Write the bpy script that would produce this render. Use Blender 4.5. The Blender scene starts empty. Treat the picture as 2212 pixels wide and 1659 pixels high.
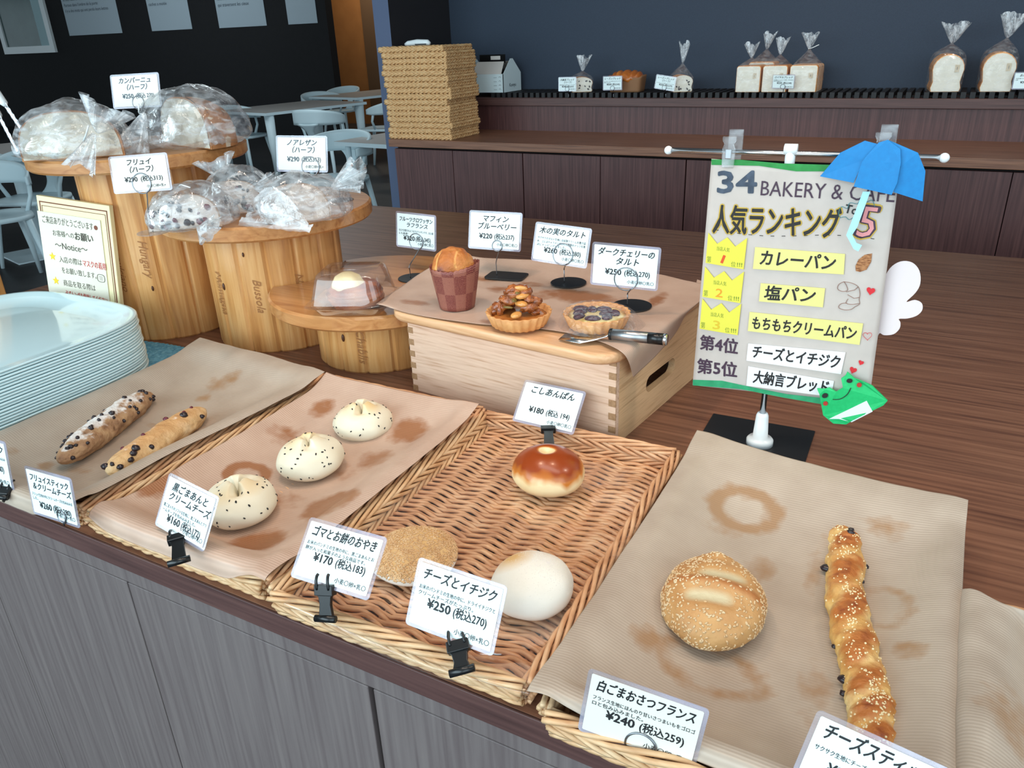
import bpy, math, random
from mathutils import Vector as V, Matrix as M, noise
random.seed(7)
S = bpy.context.scene
COL = S.collection
ZC = 0.87            # the display counter's top stands this high above the floor

# ------------------------------------------------------------ camera
F = 1676.0; CX = 1106.0; CY = 829.5; EYE = 0.55
def _n(v): return v.normalized()
AX = _n(V((3256, 625, -F)))
AZ = -_n(V((149, 3720, F))); AZ = _n(AZ - AX*AZ.dot(AX))
AY = AZ.cross(AX)
RW = M((AX, AY, AZ))                       # camera vector (x right, y down, z forward) to the room's axes
cam_d = bpy.data.cameras.new('camera'); cam = bpy.data.objects.new('camera', cam_d); COL.objects.link(cam)
cam_d.sensor_fit = 'HORIZONTAL'; cam_d.sensor_width = 36; cam_d.lens = F/2212*36; cam_d.clip_start = .02; cam_d.clip_end = 60
rt = RW @ V((1, 0, 0)); up = RW @ V((0, -1, 0)); bk = RW @ V((0, 0, -1))
cam.matrix_world = M(((rt.x, up.x, bk.x, 0), (rt.y, up.y, bk.y, 0), (rt.z, up.z, bk.z, EYE+ZC), (0, 0, 0, 1)))
S.camera = cam

# ------------------------------------------------------------ light: day through the glass front behind the camera, ceiling spots, added overhead fills
S.view_settings.view_transform = 'Standard'; S.view_settings.look = 'None'
S.view_settings.exposure = 0.0; S.view_settings.gamma = 1; S.view_settings.use_curve_mapping = False
try:
    S.cycles.transparent_max_bounces = 24; S.cycles.max_bounces = 10
except Exception: pass
W = bpy.data.worlds.new('daylight'); S.world = W; W.use_nodes = True
bg = W.node_tree.nodes['Background']; bg.inputs[0].default_value = (.72, .90, 1.0, 1); bg.inputs[1].default_value = 1.0
def area(name, loc, target, sx, sy, power, col):
    d = bpy.data.lights.new(name, 'AREA'); d.shape = 'RECTANGLE'; d.size = sx; d.size_y = sy; d.energy = power; d.color = col
    o = bpy.data.objects.new(name, d); COL.objects.link(o)
    o.location = V(loc)+V((0, 0, ZC)); o.rotation_euler = (V(target)-V(loc)).to_track_quat('-Z', 'Y').to_euler()
    return o
area('window_daylight', (-1.7, -2.6, 1.25), (-.4, .9, 0), 5.0, 2.3, 190, (.71, .91, 1.0))
area('window_daylight', (2.4, -1.7, 1.2), (-.6, .9, .05), 2.6, 2.0, 52, (.74, .92, 1.0))
area('overhead_fill', (-.1, .35, 2.05), (-.1, .55, 0), 1.8, .5, 15, (1, .93, .84))  # added fill, soft top light for the buns and countertop
area('overhead_fill', (-11.5, 7.6, 2.05), (-12, 10, .9), 3.5, .6, 48, (.8, .94, 1))  # added fill to brighten the posters and frame on the far wall
area('overhead_fill', (-9.0, 11.0, 2.05), (-9.0, 12, 0), 1.2, .4, 34, (1, .86, .66))  # added fill so the tan corridor wall doesn't go dark
area('overhead_fill', (-5.5, 5.2, 2.05), (-5.5, 5.2, 0), 2.5, 1.2, 42, (.82, .95, 1))  # unseen fill over the cafe tables and chairs
def spot(name, loc, target, power, ang=70, col=(1, .72, .52), size=.05):
    d = bpy.data.lights.new(name, 'SPOT'); d.energy = power; d.spot_size = math.radians(ang); d.spot_blend = .8; d.color = col; d.shadow_soft_size = size
    o = bpy.data.objects.new(name, d); COL.objects.link(o)
    o.location = V(loc)+V((0, 0, ZC)); o.rotation_euler = (V(target)-V(loc)).to_track_quat('-Z', 'Y').to_euler()
spot('ceiling_spot', (-.9, .75, 1.72), (-.55, .9, 0), 24, 50)
spot('ceiling_spot', (-.2, 1.0, 1.72), (-.45, .85, 0), 14, 46)
spot('ceiling_spot', (1.0, 1.25, 1.75), (-.2, 1.0, .05), 30, 60, (1, .86, .72), .1)
spot('ceiling_spot', (.2, 2.65, 1.75), (-.1, 3.3, .35), 22, 70, (1, .84, .68))
spot('ceiling_spot', (-1.0, 2.6, 1.72), (-.9, 3.2, .3), 16, 80, (1, .85, .7))

# ------------------------------------------------------------ helpers
def ray(px, py): return RW @ V((px-CX, py-CY, F))
def at(px, py, z=0.):                      # the point of a horizontal surface at height z over the counter seen at a pixel
    d = ray(px, py); return V((0, 0, EYE)) + d*((z-EYE)/d.z)
def aty(px, py, y):
    d = ray(px, py); return V((0, 0, EYE)) + d*(y/d.y)
MW = {}                                    # each object's place in counter coordinates
def tag(o, label, cat, group=None, kind=None):
    if label: o['label'] = label
    if cat: o['category'] = cat
    if group: o['group'] = group
    if kind: o['kind'] = kind
    return o
def _place(o, mat):
    MW[o.name] = mat; o.matrix_world = M.Translation((0, 0, ZC)) @ mat
def thing(name, label, cat, loc=(0, 0, 0), rz=0., group=None, mat=None):
    o = bpy.data.objects.new(name, None); COL.objects.link(o); o.empty_display_size = .05
    _place(o, mat if mat else M.Translation(V(loc)) @ M.Rotation(rz, 4, 'Z'))
    return tag(o, label, cat, group)
def lin(c):
    f = lambda u: u/12.92 if u <= .04045 else ((u+.055)/1.055)**2.4
    return tuple(f(x/255.) for x in c[:3]) + (1,)

class MB:
    def __init__(s): s.v = []; s.f = []; s.sm = []
    def add(s, vs, fs, smooth=True):
        n = len(s.v); s.v += [V(p) for p in vs]; s.f += [tuple(i+n for i in f) for f in fs]; s.sm += [smooth]*len(fs); return s
    def box(s, lo, hi, mat=None):
        x0, y0, z0 = lo; x1, y1, z1 = hi
        p = [V(q) for q in ((x0,y0,z0),(x1,y0,z0),(x1,y1,z0),(x0,y1,z0),(x0,y0,z1),(x1,y0,z1),(x1,y1,z1),(x0,y1,z1))]
        if mat: p = [mat @ q for q in p]
        return s.add(p, [(0,3,2,1),(4,5,6,7),(0,1,5,4),(1,2,6,5),(2,3,7,6),(3,0,4,7)], False)
    def grid(s, nu, nv, fn, wrap=False, smooth=True):
        vs = [fn(i/(nu if wrap else nu-1), j/(nv-1)) for j in range(nv) for i in range(nu)]
        fs = []
        for j in range(nv-1):
            for i in range(nu if wrap else nu-1):
                k = (i+1) % nu
                fs.append((j*nu+i, j*nu+k, (j+1)*nu+k, (j+1)*nu+i))
        return s.add(vs, fs, smooth)
    def lathe(s, prof, n=32, c=(0, 0, 0), rf=None, smooth=True, cap=True):
        c = V(c); m = len(prof); vs = []
        for r, z in prof:
            for i in range(n):
                a = 2*math.pi*i/n; k = r*(rf(a, z) if rf else 1)
                vs.append(c+V((k*math.cos(a), k*math.sin(a), z)))
        fs = [(j*n+i, j*n+(i+1) % n, (j+1)*n+(i+1) % n, (j+1)*n+i) for j in range(m-1) for i in range(n)]
        if cap:
            if prof[0][0] > 1e-5: fs.append(tuple(range(n-1, -1, -1)))
            if prof[-1][0] > 1e-5: fs.append(tuple((m-1)*n+i for i in range(n)))
        return s.add(vs, fs, smooth)
    def tube(s, pts, r, n=8, closed=False, cap=True, flat=1.):
        pts = [V(p) for p in pts]; m = len(pts); vs = []
        rs = r if isinstance(r, (list, tuple)) else [r]*m
        pn = None
        for i, p in enumerate(pts):
            t = (pts[(i+1) % m]-pts[i-1]) if closed else (pts[min(i+1, m-1)]-pts[max(i-1, 0)])
            t = t.normalized() if t.length > 1e-9 else V((0, 0, 1))
            if pn is None:
                a = V((0, 0, 1)) if abs(t.z) < .9 else V((1, 0, 0)); pn = (a - t*a.dot(t)).normalized()
            else:
                pn = pn - t*pn.dot(t); pn = pn.normalized() if pn.length > 1e-6 else t.orthogonal().normalized()
            b = t.cross(pn)
            for k in range(n):
                a = 2*math.pi*k/n; vs.append(p+(pn*math.cos(a)*flat+b*math.sin(a))*rs[i])
        fs = []
        for i in range(m if closed else m-1):
            j = (i+1) % m
            for k in range(n):
                l = (k+1) % n; fs.append((i*n+k, i*n+l, j*n+l, j*n+k))
        if cap and not closed: fs += [tuple(range(n-1, -1, -1)), tuple((m-1)*n+k for k in range(n))]
        return s.add(vs, fs)
    def prism(s, poly, d0, d1, mat, smooth=False):      # a 2D outline (x, z) given depth along y, carried by a matrix
        n = len(poly)
        vs = [mat @ V((x, d0, z)) for x, z in poly] + [mat @ V((x, d1, z)) for x, z in poly]
        fs = [tuple(range(n)), tuple(range(2*n-1, n-1, -1))] + [(i, n+i, n+(i+1) % n, (i+1) % n) for i in range(n)]
        return s.add(vs, fs, smooth)
    def blob(s, c, r, nu=10, nv=7, rot=None, amp=0., fr=30.):
        c = V(c); r = V(r)
        def fn(u, v):
            a = 2*math.pi*u; t = math.pi*v
            d = V((math.sin(t)*math.cos(a), math.sin(t)*math.sin(a), math.cos(t)))
            k = 1+(amp*noise.noise(d*fr*.05*20/10+c*97) if amp else 0)
            p = V((d.x*r.x, d.y*r.y, d.z*r.z))*k
            return c+(rot @ p if rot else p)
        return s.grid(nu, nv, fn, wrap=True)
    def text(s, body, size, x, z, mat, w=None, bold=0., shear=0., align='CENTER', y=0.):
        vs, fs, x0, x1 = glyphs(body, 0, shear, align)
        k = size; kx = size
        if w and (x1-x0)*size > w: kx = w/(x1-x0)
        b_ = bold*size
        for i, (ox, oz) in enumerate([(0, 0)] if bold <= 0 else [(-b_, 0), (b_, 0), (0, b_*.8), (0, -b_*.8)] if bold > .015 else [(-b_, 0), (b_, 0)]):
            s.add([mat @ V((x+ox+a*kx, y-.00002*i, z+oz+b*k)) for a, b in vs], fs, False)
        return s
    def build(s, name, m, parent=None, local=False, bevel=0., subsurf=0, solid=0., label=None, auto=None):
        me = bpy.data.meshes.new(name)
        vs = s.v
        if parent is not None and not local:
            inv = MW[parent.name].inverted(); vs = [inv @ p for p in vs]
        org = V((0, 0, 0))
        if parent is None:
            lo = V((min(p.x for p in vs), min(p.y for p in vs), min(p.z for p in vs))); hi = V((max(p.x for p in vs), max(p.y for p in vs), max(p.z for p in vs)))
            org = V(((lo.x+hi.x)/2, (lo.y+hi.y)/2, lo.z)); vs = [p-org for p in vs]
        me.from_pydata([tuple(p) for p in vs], [], s.f); me.polygons.foreach_set('use_smooth', s.sm)
        for q in (m if isinstance(m, (list, tuple)) else [m]): me.materials.append(q)
        me.update()
        o = bpy.data.objects.new(name, me); COL.objects.link(o)
        if parent is None: _place(o, M.Translation(org))
        else:
            o.parent = parent; MW[o.name] = MW[parent.name].copy()
        if bevel:
            b = o.modifiers.new('bevel', 'BEVEL'); b.width = bevel; b.segments = 2; b.limit_method = 'ANGLE'; b.angle_limit = .6
        if solid:
            b = o.modifiers.new('solid', 'SOLIDIFY'); b.thickness = solid; b.offset = 0
        if subsurf:
            b = o.modifiers.new('sub', 'SUBSURF'); b.levels = subsurf; b.render_levels = subsurf
        if label: o['label'] = label
        return o
def attr(o, name, vals):
    a = o.data.attributes.new(name, 'FLOAT', 'POINT'); a.data.foreach_set('value', vals)
_GC = {}
def glyphs(body, bold, shear, align):
    key = (body, bold, shear, align)
    if key in _GC: return _GC[key]
    cu = bpy.data.curves.new('lettering', 'FONT'); cu.body = body; cu.size = 1; cu.align_x = align; cu.align_y = 'CENTER'
    cu.offset = bold; cu.shear = shear; cu.resolution_u = 2
    ob = bpy.data.objects.new('lettering', cu); COL.objects.link(ob)
    dg = bpy.context.evaluated_depsgraph_get(); dg.update()
    me = bpy.data.meshes.new_from_object(ob.evaluated_get(dg))
    vs = [(p.co.x, p.co.y) for p in me.vertices]; fs = [tuple(p.vertices) for p in me.polygons]
    bpy.data.objects.remove(ob); bpy.data.curves.remove(cu); bpy.data.meshes.remove(me)
    xs = [a for a, b in vs] or [0]
    _GC[key] = (vs, fs, min(xs), max(xs)); return _GC[key]
def twin(root, mat, label=None, group=None):             # a copy of a thing with copies of its parts and sub-parts
    def cp(o, par):
        c = o.copy(); COL.objects.link(c)
        if par is not None: c.parent = par
        for ch in o.children: cp(ch, c)
        return c
    r = cp(root, None); _place(r, mat)
    if label: r['label'] = label
    if group: r['group'] = group
    return r
def catmull(P, t):
    n = len(P)-1; x = min(max(t, 0), 1)*n; i = min(int(x), n-1); f = x-i
    a, b, c, d = P[max(i-1, 0)], P[i], P[i+1], P[min(i+2, n)]
    return .5*((2*b)+(c-a)*f+(2*a-5*b+4*c-d)*f*f+(3*b-a-3*c+d)*f**3)
def rrect(w, h, r, n=5):
    pts = []
    for cx, cz, a0 in ((w/2-r, h/2-r, 0), (-w/2+r, h/2-r, 90), (-w/2+r, -h/2+r, 180), (w/2-r, -h/2+r, 270)):
        for i in range(n+1):
            a = math.radians(a0+90*i/n); pts.append((cx+r*math.cos(a), cz+r*math.sin(a)))
    return pts
I4 = M.Identity(4)

# ------------------------------------------------------------ materials
def pm(name, col=None, rough=.5, metal=0., ramp=None, scale=(1, 1, 1), ns=5., det=6., dist=0., bump=0., bscale=None, bns=None, spec=.5,
       tex='noise', trans=0., sss=0., sheen=0., coat=0., alpha=1., emit=None, coord='Object'):
    m = bpy.data.materials.new(name); m.use_nodes = True; nt = m.node_tree; L = nt.links
    b = nt.nodes['Principled BSDF']; b.inputs['Roughness'].default_value = rough; b.inputs['Metallic'].default_value = metal
    b.inputs['Specular IOR Level'].default_value = spec
    if trans: b.inputs['Transmission Weight'].default_value = trans
    if coat: b.inputs['Coat Weight'].default_value = coat
    if sss: b.inputs['Subsurface Weight'].default_value = sss; b.inputs['Subsurface Radius'].default_value = (.01, .006, .004)
    if alpha < 1: b.inputs['Alpha'].default_value = alpha
    if col: b.inputs['Base Color'].default_value = lin(col)
    if emit: b.inputs['Emission Color'].default_value = lin(emit[0]); b.inputs['Emission Strength'].default_value = emit[1]
    tc = nt.nodes.new('ShaderNodeTexCoord')
    def texn(sc, n_, d_):
        mp = nt.nodes.new('ShaderNodeMapping'); mp.inputs['Scale'].default_value = sc; L.new(tc.outputs[coord], mp.inputs['Vector'])
        t = nt.nodes.new('ShaderNodeTexNoise'); t.inputs['Scale'].default_value = n_; t.inputs['Detail'].default_value = d_; t.inputs['Distortion'].default_value = dist
        L.new(mp.outputs[0], t.inputs['Vector']); return t
    if ramp:
        t = texn(scale, ns, det); r = nt.nodes.new('ShaderNodeValToRGB'); L.new(t.outputs['Fac'], r.inputs[0]); fill(r, ramp)
        L.new(r.outputs[0], b.inputs['Base Color'])
    if bump:
        t2 = texn(bscale or scale, bns or ns, det); bp = nt.nodes.new('ShaderNodeBump'); bp.inputs['Strength'].default_value = min(1, bump*1.0); bp.inputs['Distance'].default_value = .002 if bump <= .4 else .006
        L.new(t2.outputs['Fac'], bp.inputs['Height']); L.new(bp.outputs[0], b.inputs['Normal'])
    return m
def fill(r, stops):
    e = r.color_ramp.elements
    while len(e) > 1: e.remove(e[-1])
    e[0].position = stops[0][0]; e[0].color = lin(stops[0][1])
    for p, c in stops[1:]:
        q = e.new(p); q.color = lin(c)
def attr_mix(m, aname, col, lo=.3, hi=.6, ns=60., amt=.5, rough=None):
    """where the mesh attribute is high (broken up by noise) the surface takes another colour: grease marks, crust, flour"""
    nt = m.node_tree; L = nt.links; b = nt.nodes['Principled BSDF']; N = nt.nodes.new
    at_ = N('ShaderNodeAttribute'); at_.attribute_name = aname
    tc = N('ShaderNodeTexCoord'); t = N('ShaderNodeTexNoise'); t.inputs['Scale'].default_value = ns; t.inputs['Detail'].default_value = 5; L.new(tc.outputs['Object'], t.inputs['Vector'])
    m1 = N('ShaderNodeMath'); m1.operation = 'MULTIPLY_ADD'; m1.inputs[1].default_value = amt; L.new(t.outputs['Fac'], m1.inputs[0]); L.new(at_.outputs['Fac'], m1.inputs[2])
    mr = N('ShaderNodeMapRange'); mr.inputs[1].default_value = lo+amt*.5; mr.inputs[2].default_value = hi+amt*.5; L.new(m1.outputs[0], mr.inputs[0])
    mx = N('ShaderNodeMix'); mx.data_type = 'RGBA'; L.new(mr.outputs[0], mx.inputs[0]); mx.inputs[7].default_value = lin(col)
    src = b.inputs['Base Color']
    if src.is_linked: L.new(src.links[0].from_socket, mx.inputs[6])
    else: mx.inputs[6].default_value = src.default_value
    L.new(mx.outputs[2], src)
    if rough is not None:
        m2 = N('ShaderNodeMix'); m2.data_type = 'FLOAT'; L.new(mr.outputs[0], m2.inputs[0]); m2.inputs[2].default_value = b.inputs['Roughness'].default_value; m2.inputs[3].default_value = rough
        L.new(m2.outputs[0], b.inputs['Roughness'])
    return m
def film(name, cloud=.12, tint=(235, 240, 245), streak=(18, 18, 60), gl=.10, rough=.06, bump=.35, bns=40, cs=30.):
    m = bpy.data.materials.new(name); m.use_nodes = True; nt = m.node_tree; L = nt.links; N = nt.nodes.new
    nt.nodes.remove(nt.nodes['Principled BSDF']); out = nt.nodes['Material Output']
    tr = N('ShaderNodeBsdfTransparent'); di = N('ShaderNodeBsdfDiffuse'); di.inputs[0].default_value = lin(tint); g = N('ShaderNodeBsdfGlossy'); g.inputs['Roughness'].default_value = rough
    tc = N('ShaderNodeTexCoord'); mp = N('ShaderNodeMapping'); mp.inputs['Scale'].default_value = streak; L.new(tc.outputs['Object'], mp.inputs[0])
    t = N('ShaderNodeTexNoise'); t.inputs['Scale'].default_value = 1; t.inputs['Detail'].default_value = 4; t.inputs['Distortion'].default_value = 1.; L.new(mp.outputs[0], t.inputs['Vector'])
    r = N('ShaderNodeMapRange'); r.inputs[1].default_value = .42; r.inputs[2].default_value = .72; r.inputs[3].default_value = cloud*.35; r.inputs[4].default_value = min(1, cloud*3); L.new(t.outputs['Fac'], r.inputs[0])
    tb = N('ShaderNodeTexNoise'); tb.inputs['Scale'].default_value = bns; tb.inputs['Detail'].default_value = 3; tb.inputs['Distortion'].default_value = .6; L.new(tc.outputs['Object'], tb.inputs['Vector'])
    bp = N('ShaderNodeBump'); bp.inputs['Strength'].default_value = bump; bp.inputs['Distance'].default_value = .006; L.new(tb.outputs['Fac'], bp.inputs['Height']); L.new(bp.outputs[0], g.inputs['Normal'])
    m1 = N('ShaderNodeMixShader'); L.new(r.outputs[0], m1.inputs[0]); L.new(tr.outputs[0], m1.inputs[1]); L.new(di.outputs[0], m1.inputs[2])
    lw = N('ShaderNodeLayerWeight'); lw.inputs[0].default_value = .35; L.new(bp.outputs[0], lw.inputs['Normal'])
    mf = N('ShaderNodeMapRange'); mf.inputs[3].default_value = gl*.4; mf.inputs[4].default_value = min(1, gl*3.5); L.new(lw.outputs['Fresnel'], mf.inputs[0])
    m2 = N('ShaderNodeMixShader'); L.new(mf.outputs[0], m2.inputs[0]); L.new(m1.outputs[0], m2.inputs[1]); L.new(g.outputs[0], m2.inputs[2])
    L.new(m2.outputs[0], out.inputs[0]); return m

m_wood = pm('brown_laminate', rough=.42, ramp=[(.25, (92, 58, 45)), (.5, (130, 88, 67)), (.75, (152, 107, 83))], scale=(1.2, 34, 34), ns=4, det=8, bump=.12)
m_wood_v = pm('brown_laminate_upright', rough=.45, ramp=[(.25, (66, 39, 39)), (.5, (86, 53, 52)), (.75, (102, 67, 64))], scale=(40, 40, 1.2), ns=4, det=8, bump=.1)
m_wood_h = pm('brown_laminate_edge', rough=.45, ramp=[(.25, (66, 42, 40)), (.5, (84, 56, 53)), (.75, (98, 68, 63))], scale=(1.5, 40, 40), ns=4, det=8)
m_panel = pm('sheen_greyed_laminate', rough=.36, ramp=[(.25, (96, 84, 84)), (.5, (110, 99, 98)), (.75, (121, 110, 108))], scale=(36, 36, 1.1), ns=4, det=8, bump=.1)  # laminate greyed: the window's sheen is put into the colour
m_gap = pm('painted_gap_shade', (18, 14, 14), .9)  # near-black paint standing in for the shade between doors
m_slate = pm('slate_wall', rough=.75, ramp=[(.3, (43, 54, 70)), (.7, (49, 61, 78))], scale=(60, 60, 60), ns=8, bump=.15)
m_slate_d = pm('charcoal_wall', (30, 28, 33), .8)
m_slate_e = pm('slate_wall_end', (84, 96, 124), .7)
m_black = pm('black_wall', rough=.85, ramp=[(.3, (14, 13, 17)), (.7, (18, 17, 21))], ns=20)
m_tile = pm('dark_floor_tile', rough=.45, ramp=[(.3, (38, 38, 40)), (.7, (54, 52, 53))], ns=6, bump=.1)
m_slat = pm('black_slat', (24, 24, 27), .6)
m_white_pl = pm('white_plastic', (232, 238, 240), .25)
m_mel = pm('white_melamine', (214, 240, 246), .12, coat=.3)
m_chair = pm('pale_grey_plastic', (206, 224, 230), .4)
m_table = pm('pale_table_edge', (214, 230, 236), .45)
m_tabletop = pm('grey_beige_tabletop', (170, 164, 160), .5)
m_pine = pm('varnished_pine', rough=.33, ramp=[(.2, (164, 100, 52)), (.42, (206, 145, 84)), (.6, (221, 166, 106)), (.8, (187, 120, 66))], scale=(24, 24, 1.4), ns=3.2, det=6, dist=.6, coat=.25)
m_pine_t = pm('varnished_pine_top', rough=.3, ramp=[(.2, (152, 90, 48)), (.42, (184, 124, 72)), (.62, (200, 142, 88)), (.85, (162, 100, 54))], scale=(2.0, 26, 26), ns=3., det=6, dist=.8, coat=.3)
m_bamboo = pm('bamboo', rough=.45, ramp=[(.3, (198, 154, 124)), (.45, (222, 184, 158)), (.6, (230, 194, 168)), (.75, (212, 172, 142))], scale=(3, 60, 60), ns=4, det=4)
m_bamboo_e = pm('bamboo_end_grain', rough=.5, ramp=[(.3, (150, 112, 78)), (.7, (178, 138, 102))], scale=(60, 60, 60), ns=4)
m_board = pm('pale_beech', rough=.4, ramp=[(.3, (206, 156, 112)), (.7, (226, 180, 138))], scale=(4, 60, 60), ns=4, det=4)
m_wick = pm('willow', rough=.5, ramp=[(.2, (178, 120, 80)), (.5, (214, 162, 120)), (.8, (232, 192, 152))], scale=(14, 14, 60), ns=2.2, det=3, bump=.1)
m_wick_r = pm('pale_willow', rough=.5, ramp=[(.2, (180, 128, 84)), (.5, (214, 172, 128)), (.8, (232, 202, 164))], scale=(14, 14, 60), ns=2.2, det=3, bump=.1)
m_straw = pm('golden_straw', rough=.6, ramp=[(.2, (184, 134, 82)), (.5, (218, 172, 120)), (.8, (234, 200, 150))], scale=(30, 30, 60), ns=2.2, det=3)
m_steel = pm('polished_steel', (205, 208, 212), .18, 1.)
m_wire = pm('steel_wire', (140, 143, 148), .28, 1.)
m_bsteel = pm('brushed_steel', (176, 178, 182), .34, 1., bump=.1, bscale=(200, 2, 2), bns=6)
m_blackp = pm('black_plastic', (16, 17, 19), .28)
m_blackm = pm('black_base', (30, 31, 33), .42)
m_card = pm('white_card', (230, 246, 248), .45)
m_card_c = pm('cream_card', (224, 222, 214), .4)
m_ink = pm('black_ink', (22, 22, 26), .6)
m_ink_f = pm('faded_ink', (70, 84, 96), .6)
m_lam = film('laminate_edge', streak=(2, 2, 2), cloud=.34, tint=(206, 204, 226), gl=.12, bump=.02, rough=.08)
m_film = film('clear_bag', cloud=.20, gl=.10, bump=.8, bns=34, streak=(26, 26, 70))
m_film2 = film('clear_bag_fold', cloud=.24, gl=.14, bump=.5, bns=60)
m_cello = film('cellophane', cloud=.003, gl=.035, bump=.5, bns=12, rough=.04)
m_clam = film('clear_clamshell', cloud=.02, gl=.16, bump=.0, rough=.04)
m_clip = film('clear_plastic_clip', cloud=.10, gl=.16, bump=.0, rough=.08)
# ------------------------------------------------------------ the room
def struct(name, mb, m):
    o = mb.build(name, m); o['kind'] = 'structure'; return o
YF = 10.2
mb = MB(); mb.box((-26, -4, -.92), (4.5, 12.2, -.87)); struct('floor', mb, None or m_tile)
mb = MB(); mb.box((-26, YF, -.87), (-.865*YF, YF+.15, 2.1)); struct('wall_far', mb, m_black)
m_tan = pm('tan_wall', rough=.7, ramp=[(.3, (146, 98, 52)), (.7, (156, 106, 58))], ns=5)
m_tan_d = pm('brown_door', (92, 70, 50), .6)
mb = MB(); mb.box((-12.0, 12.0, -.87), (-4.5, 12.15, 2.1)); struct('wall_corridor', mb, m_tan)
mb = MB(); x0 = aty(788, 90, 11.9).x; mb.box((x0, 11.88, -.87), (x0+1.1, 12.0, 2.1)); struct('door_1', mb, m_tan_d)
mb = MB(); mb.box((-26, -4, 2.1), (4.5, 12.2, 2.16)); struct('ceiling', mb, pm('white_ceiling', (214, 212, 208), .9))
YW, YB, XW = 3.0, 3.48, -2.245
mb = MB(); mb.box((XW-.085, YB, -.87), (3.4, YB+.14, 2.1)); struct('wall_bread', mb, m_slate)
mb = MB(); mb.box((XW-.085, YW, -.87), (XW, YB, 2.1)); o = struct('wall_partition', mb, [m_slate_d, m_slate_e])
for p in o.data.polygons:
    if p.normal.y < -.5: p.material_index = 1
# opening in the far wall, top left, with a white frame
q = aty(123, 113, YF-.02); wx, wz = q.x, q.z
mb = MB(); fw = .13
for lo, hi in (((wx-1.7, YF-.05, wz), (wx, YF, wz+fw)), ((wx-fw, YF-.05, wz+fw), (wx, YF, wz+1.5)), ((wx-1.7, YF-.05, wz+fw), (wx-1.7+fw, YF, wz+1.5))): mb.box(lo, hi)
wf = struct('window_1', mb, m_white_pl)
mb = MB(); mb.box((wx-1.7+fw, YF-.02, wz+fw), (wx-fw-.3, YF-.005, wz+1.5))
mb.build('pane', pm('frosted_green_glass', rough=.2, ramp=[(.3, (60, 84, 84)), (.7, (84, 112, 112))], ns=1.2), wf)
mb = MB(); mb.box((wx-fw-.3, YF-.022, wz+fw), (wx-fw, YF-.004, wz+1.5)); mb.build('blind', pm('pale_blind', (170, 200, 206), .6), wf)

# wall posters with French text
m_poster = pm('grey_paper', (176, 190, 200), .6)
lorem = ['et moi dans un centre rond', 'Partout dans l\'ombre de la porte', 'il y a des mots qui ont perdu leurs lettres']
WP = [((395, -60), (463-0, 238), (812, 218), ['et mes dans un cendre rond', 'Partout dans l\'ombre de la porte', 'il y a des mots qui ont perdu leurs lettres']),
      ((965, -60), (1010, 207), (1277, 195), ['de petits poemes tombent du ciel', 'Derriere la fenetre il y a des soleils', 'caches a moitie']),
      ((1425, -60), (1457, 187), (1771, 170), ['sur un fil', 'Il parait que la route est un mouvement', 'Quand le cercle du coeur se referme', 'l\'ombre du silence se transforme en couleurs', 'qui traversent les cieux']),
      ((1890, -60), (1915, 163), (2108, 152), ['les ombres du soir', 'Elle ombre le bord du monde', 'et regarde l\'eau par la rampe'])]
wlab = ['grey wall poster next to the white-framed opening', 'narrow grey wall poster, second from the white-framed opening', 'wide grey wall poster with five lines of small text', 'narrow grey wall poster nearest the tan corridor wall']
for i, (a, bl, br, rows) in enumerate(WP):
    p = aty(bl[0]/3.0722, bl[1]/3.0722, YF-.01); q = aty(br[0]/3.0722, br[1]/3.0722, YF-.01)
    t = thing('wall_poster', wlab[i], 'poster', (p.x, YF-.012, p.z), group='posters on the black wall')
    w = q.x-p.x
    mb = MB(); mb.box((0, 0, 0), (w, .008, .95)); mb.build('poster_sheet', m_poster, t, local=True)
    mb = MB(); n = len(rows)
    for k, s_ in enumerate(rows):
        mb.text(s_, .075, .05, .36+.095*(n-1-k)+(.06 if n < 5 else -.02), M.Identity(4), w=w-.1, align='LEFT', y=-.003, shear=.15)
    for v in mb.v: v.z, v.y = v.z, v.y
    mb.build('printed_text', m_ink_f, t, local=True)

# ------------------------------------------------------------ the display counter
t = thing('display_counter', 'long dark brown wooden display counter carrying the wicker trays of bread', 'counter', (-.2, .44, -.87))
mb = MB(); mb.box((-2.016, .443, -.03), (2.3, 2.242, 0)); mb.build('countertop', m_wood, t)
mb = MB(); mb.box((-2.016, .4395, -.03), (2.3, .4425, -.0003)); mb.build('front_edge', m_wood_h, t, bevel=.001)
mb = MB(); mb.box((-2.0, .452, -.065), (2.3, 2.22, -.031)); mb.box((-2.0, .475, -.87), (2.3, 2.22, -.066)); mb.build('carcass', m_panel, t)
xs = [-2.0, -1.588, -1.195, -.832, -.442, -.05, .34, .73, 1.12, 1.51, 1.9, 2.3]
for i in range(len(xs)-1):
    g = .0035 if abs(xs[i+1]+.442) < .01 else .0012
    mb = MB(); mb.box((xs[i]+(.0035 if abs(xs[i]+.442) < .01 else .0012), .452, -.80), (xs[i+1]-g, .474, -.067)); mb.build('door', m_panel, t, bevel=.001)
mb = MB(); mb.box((-2.0, .474, -.87), (2.3, .4755, -.066)); mb.build('door_gap_shade', m_gap, t)  # dark sheet behind the doors, painting shade into their gaps

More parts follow.
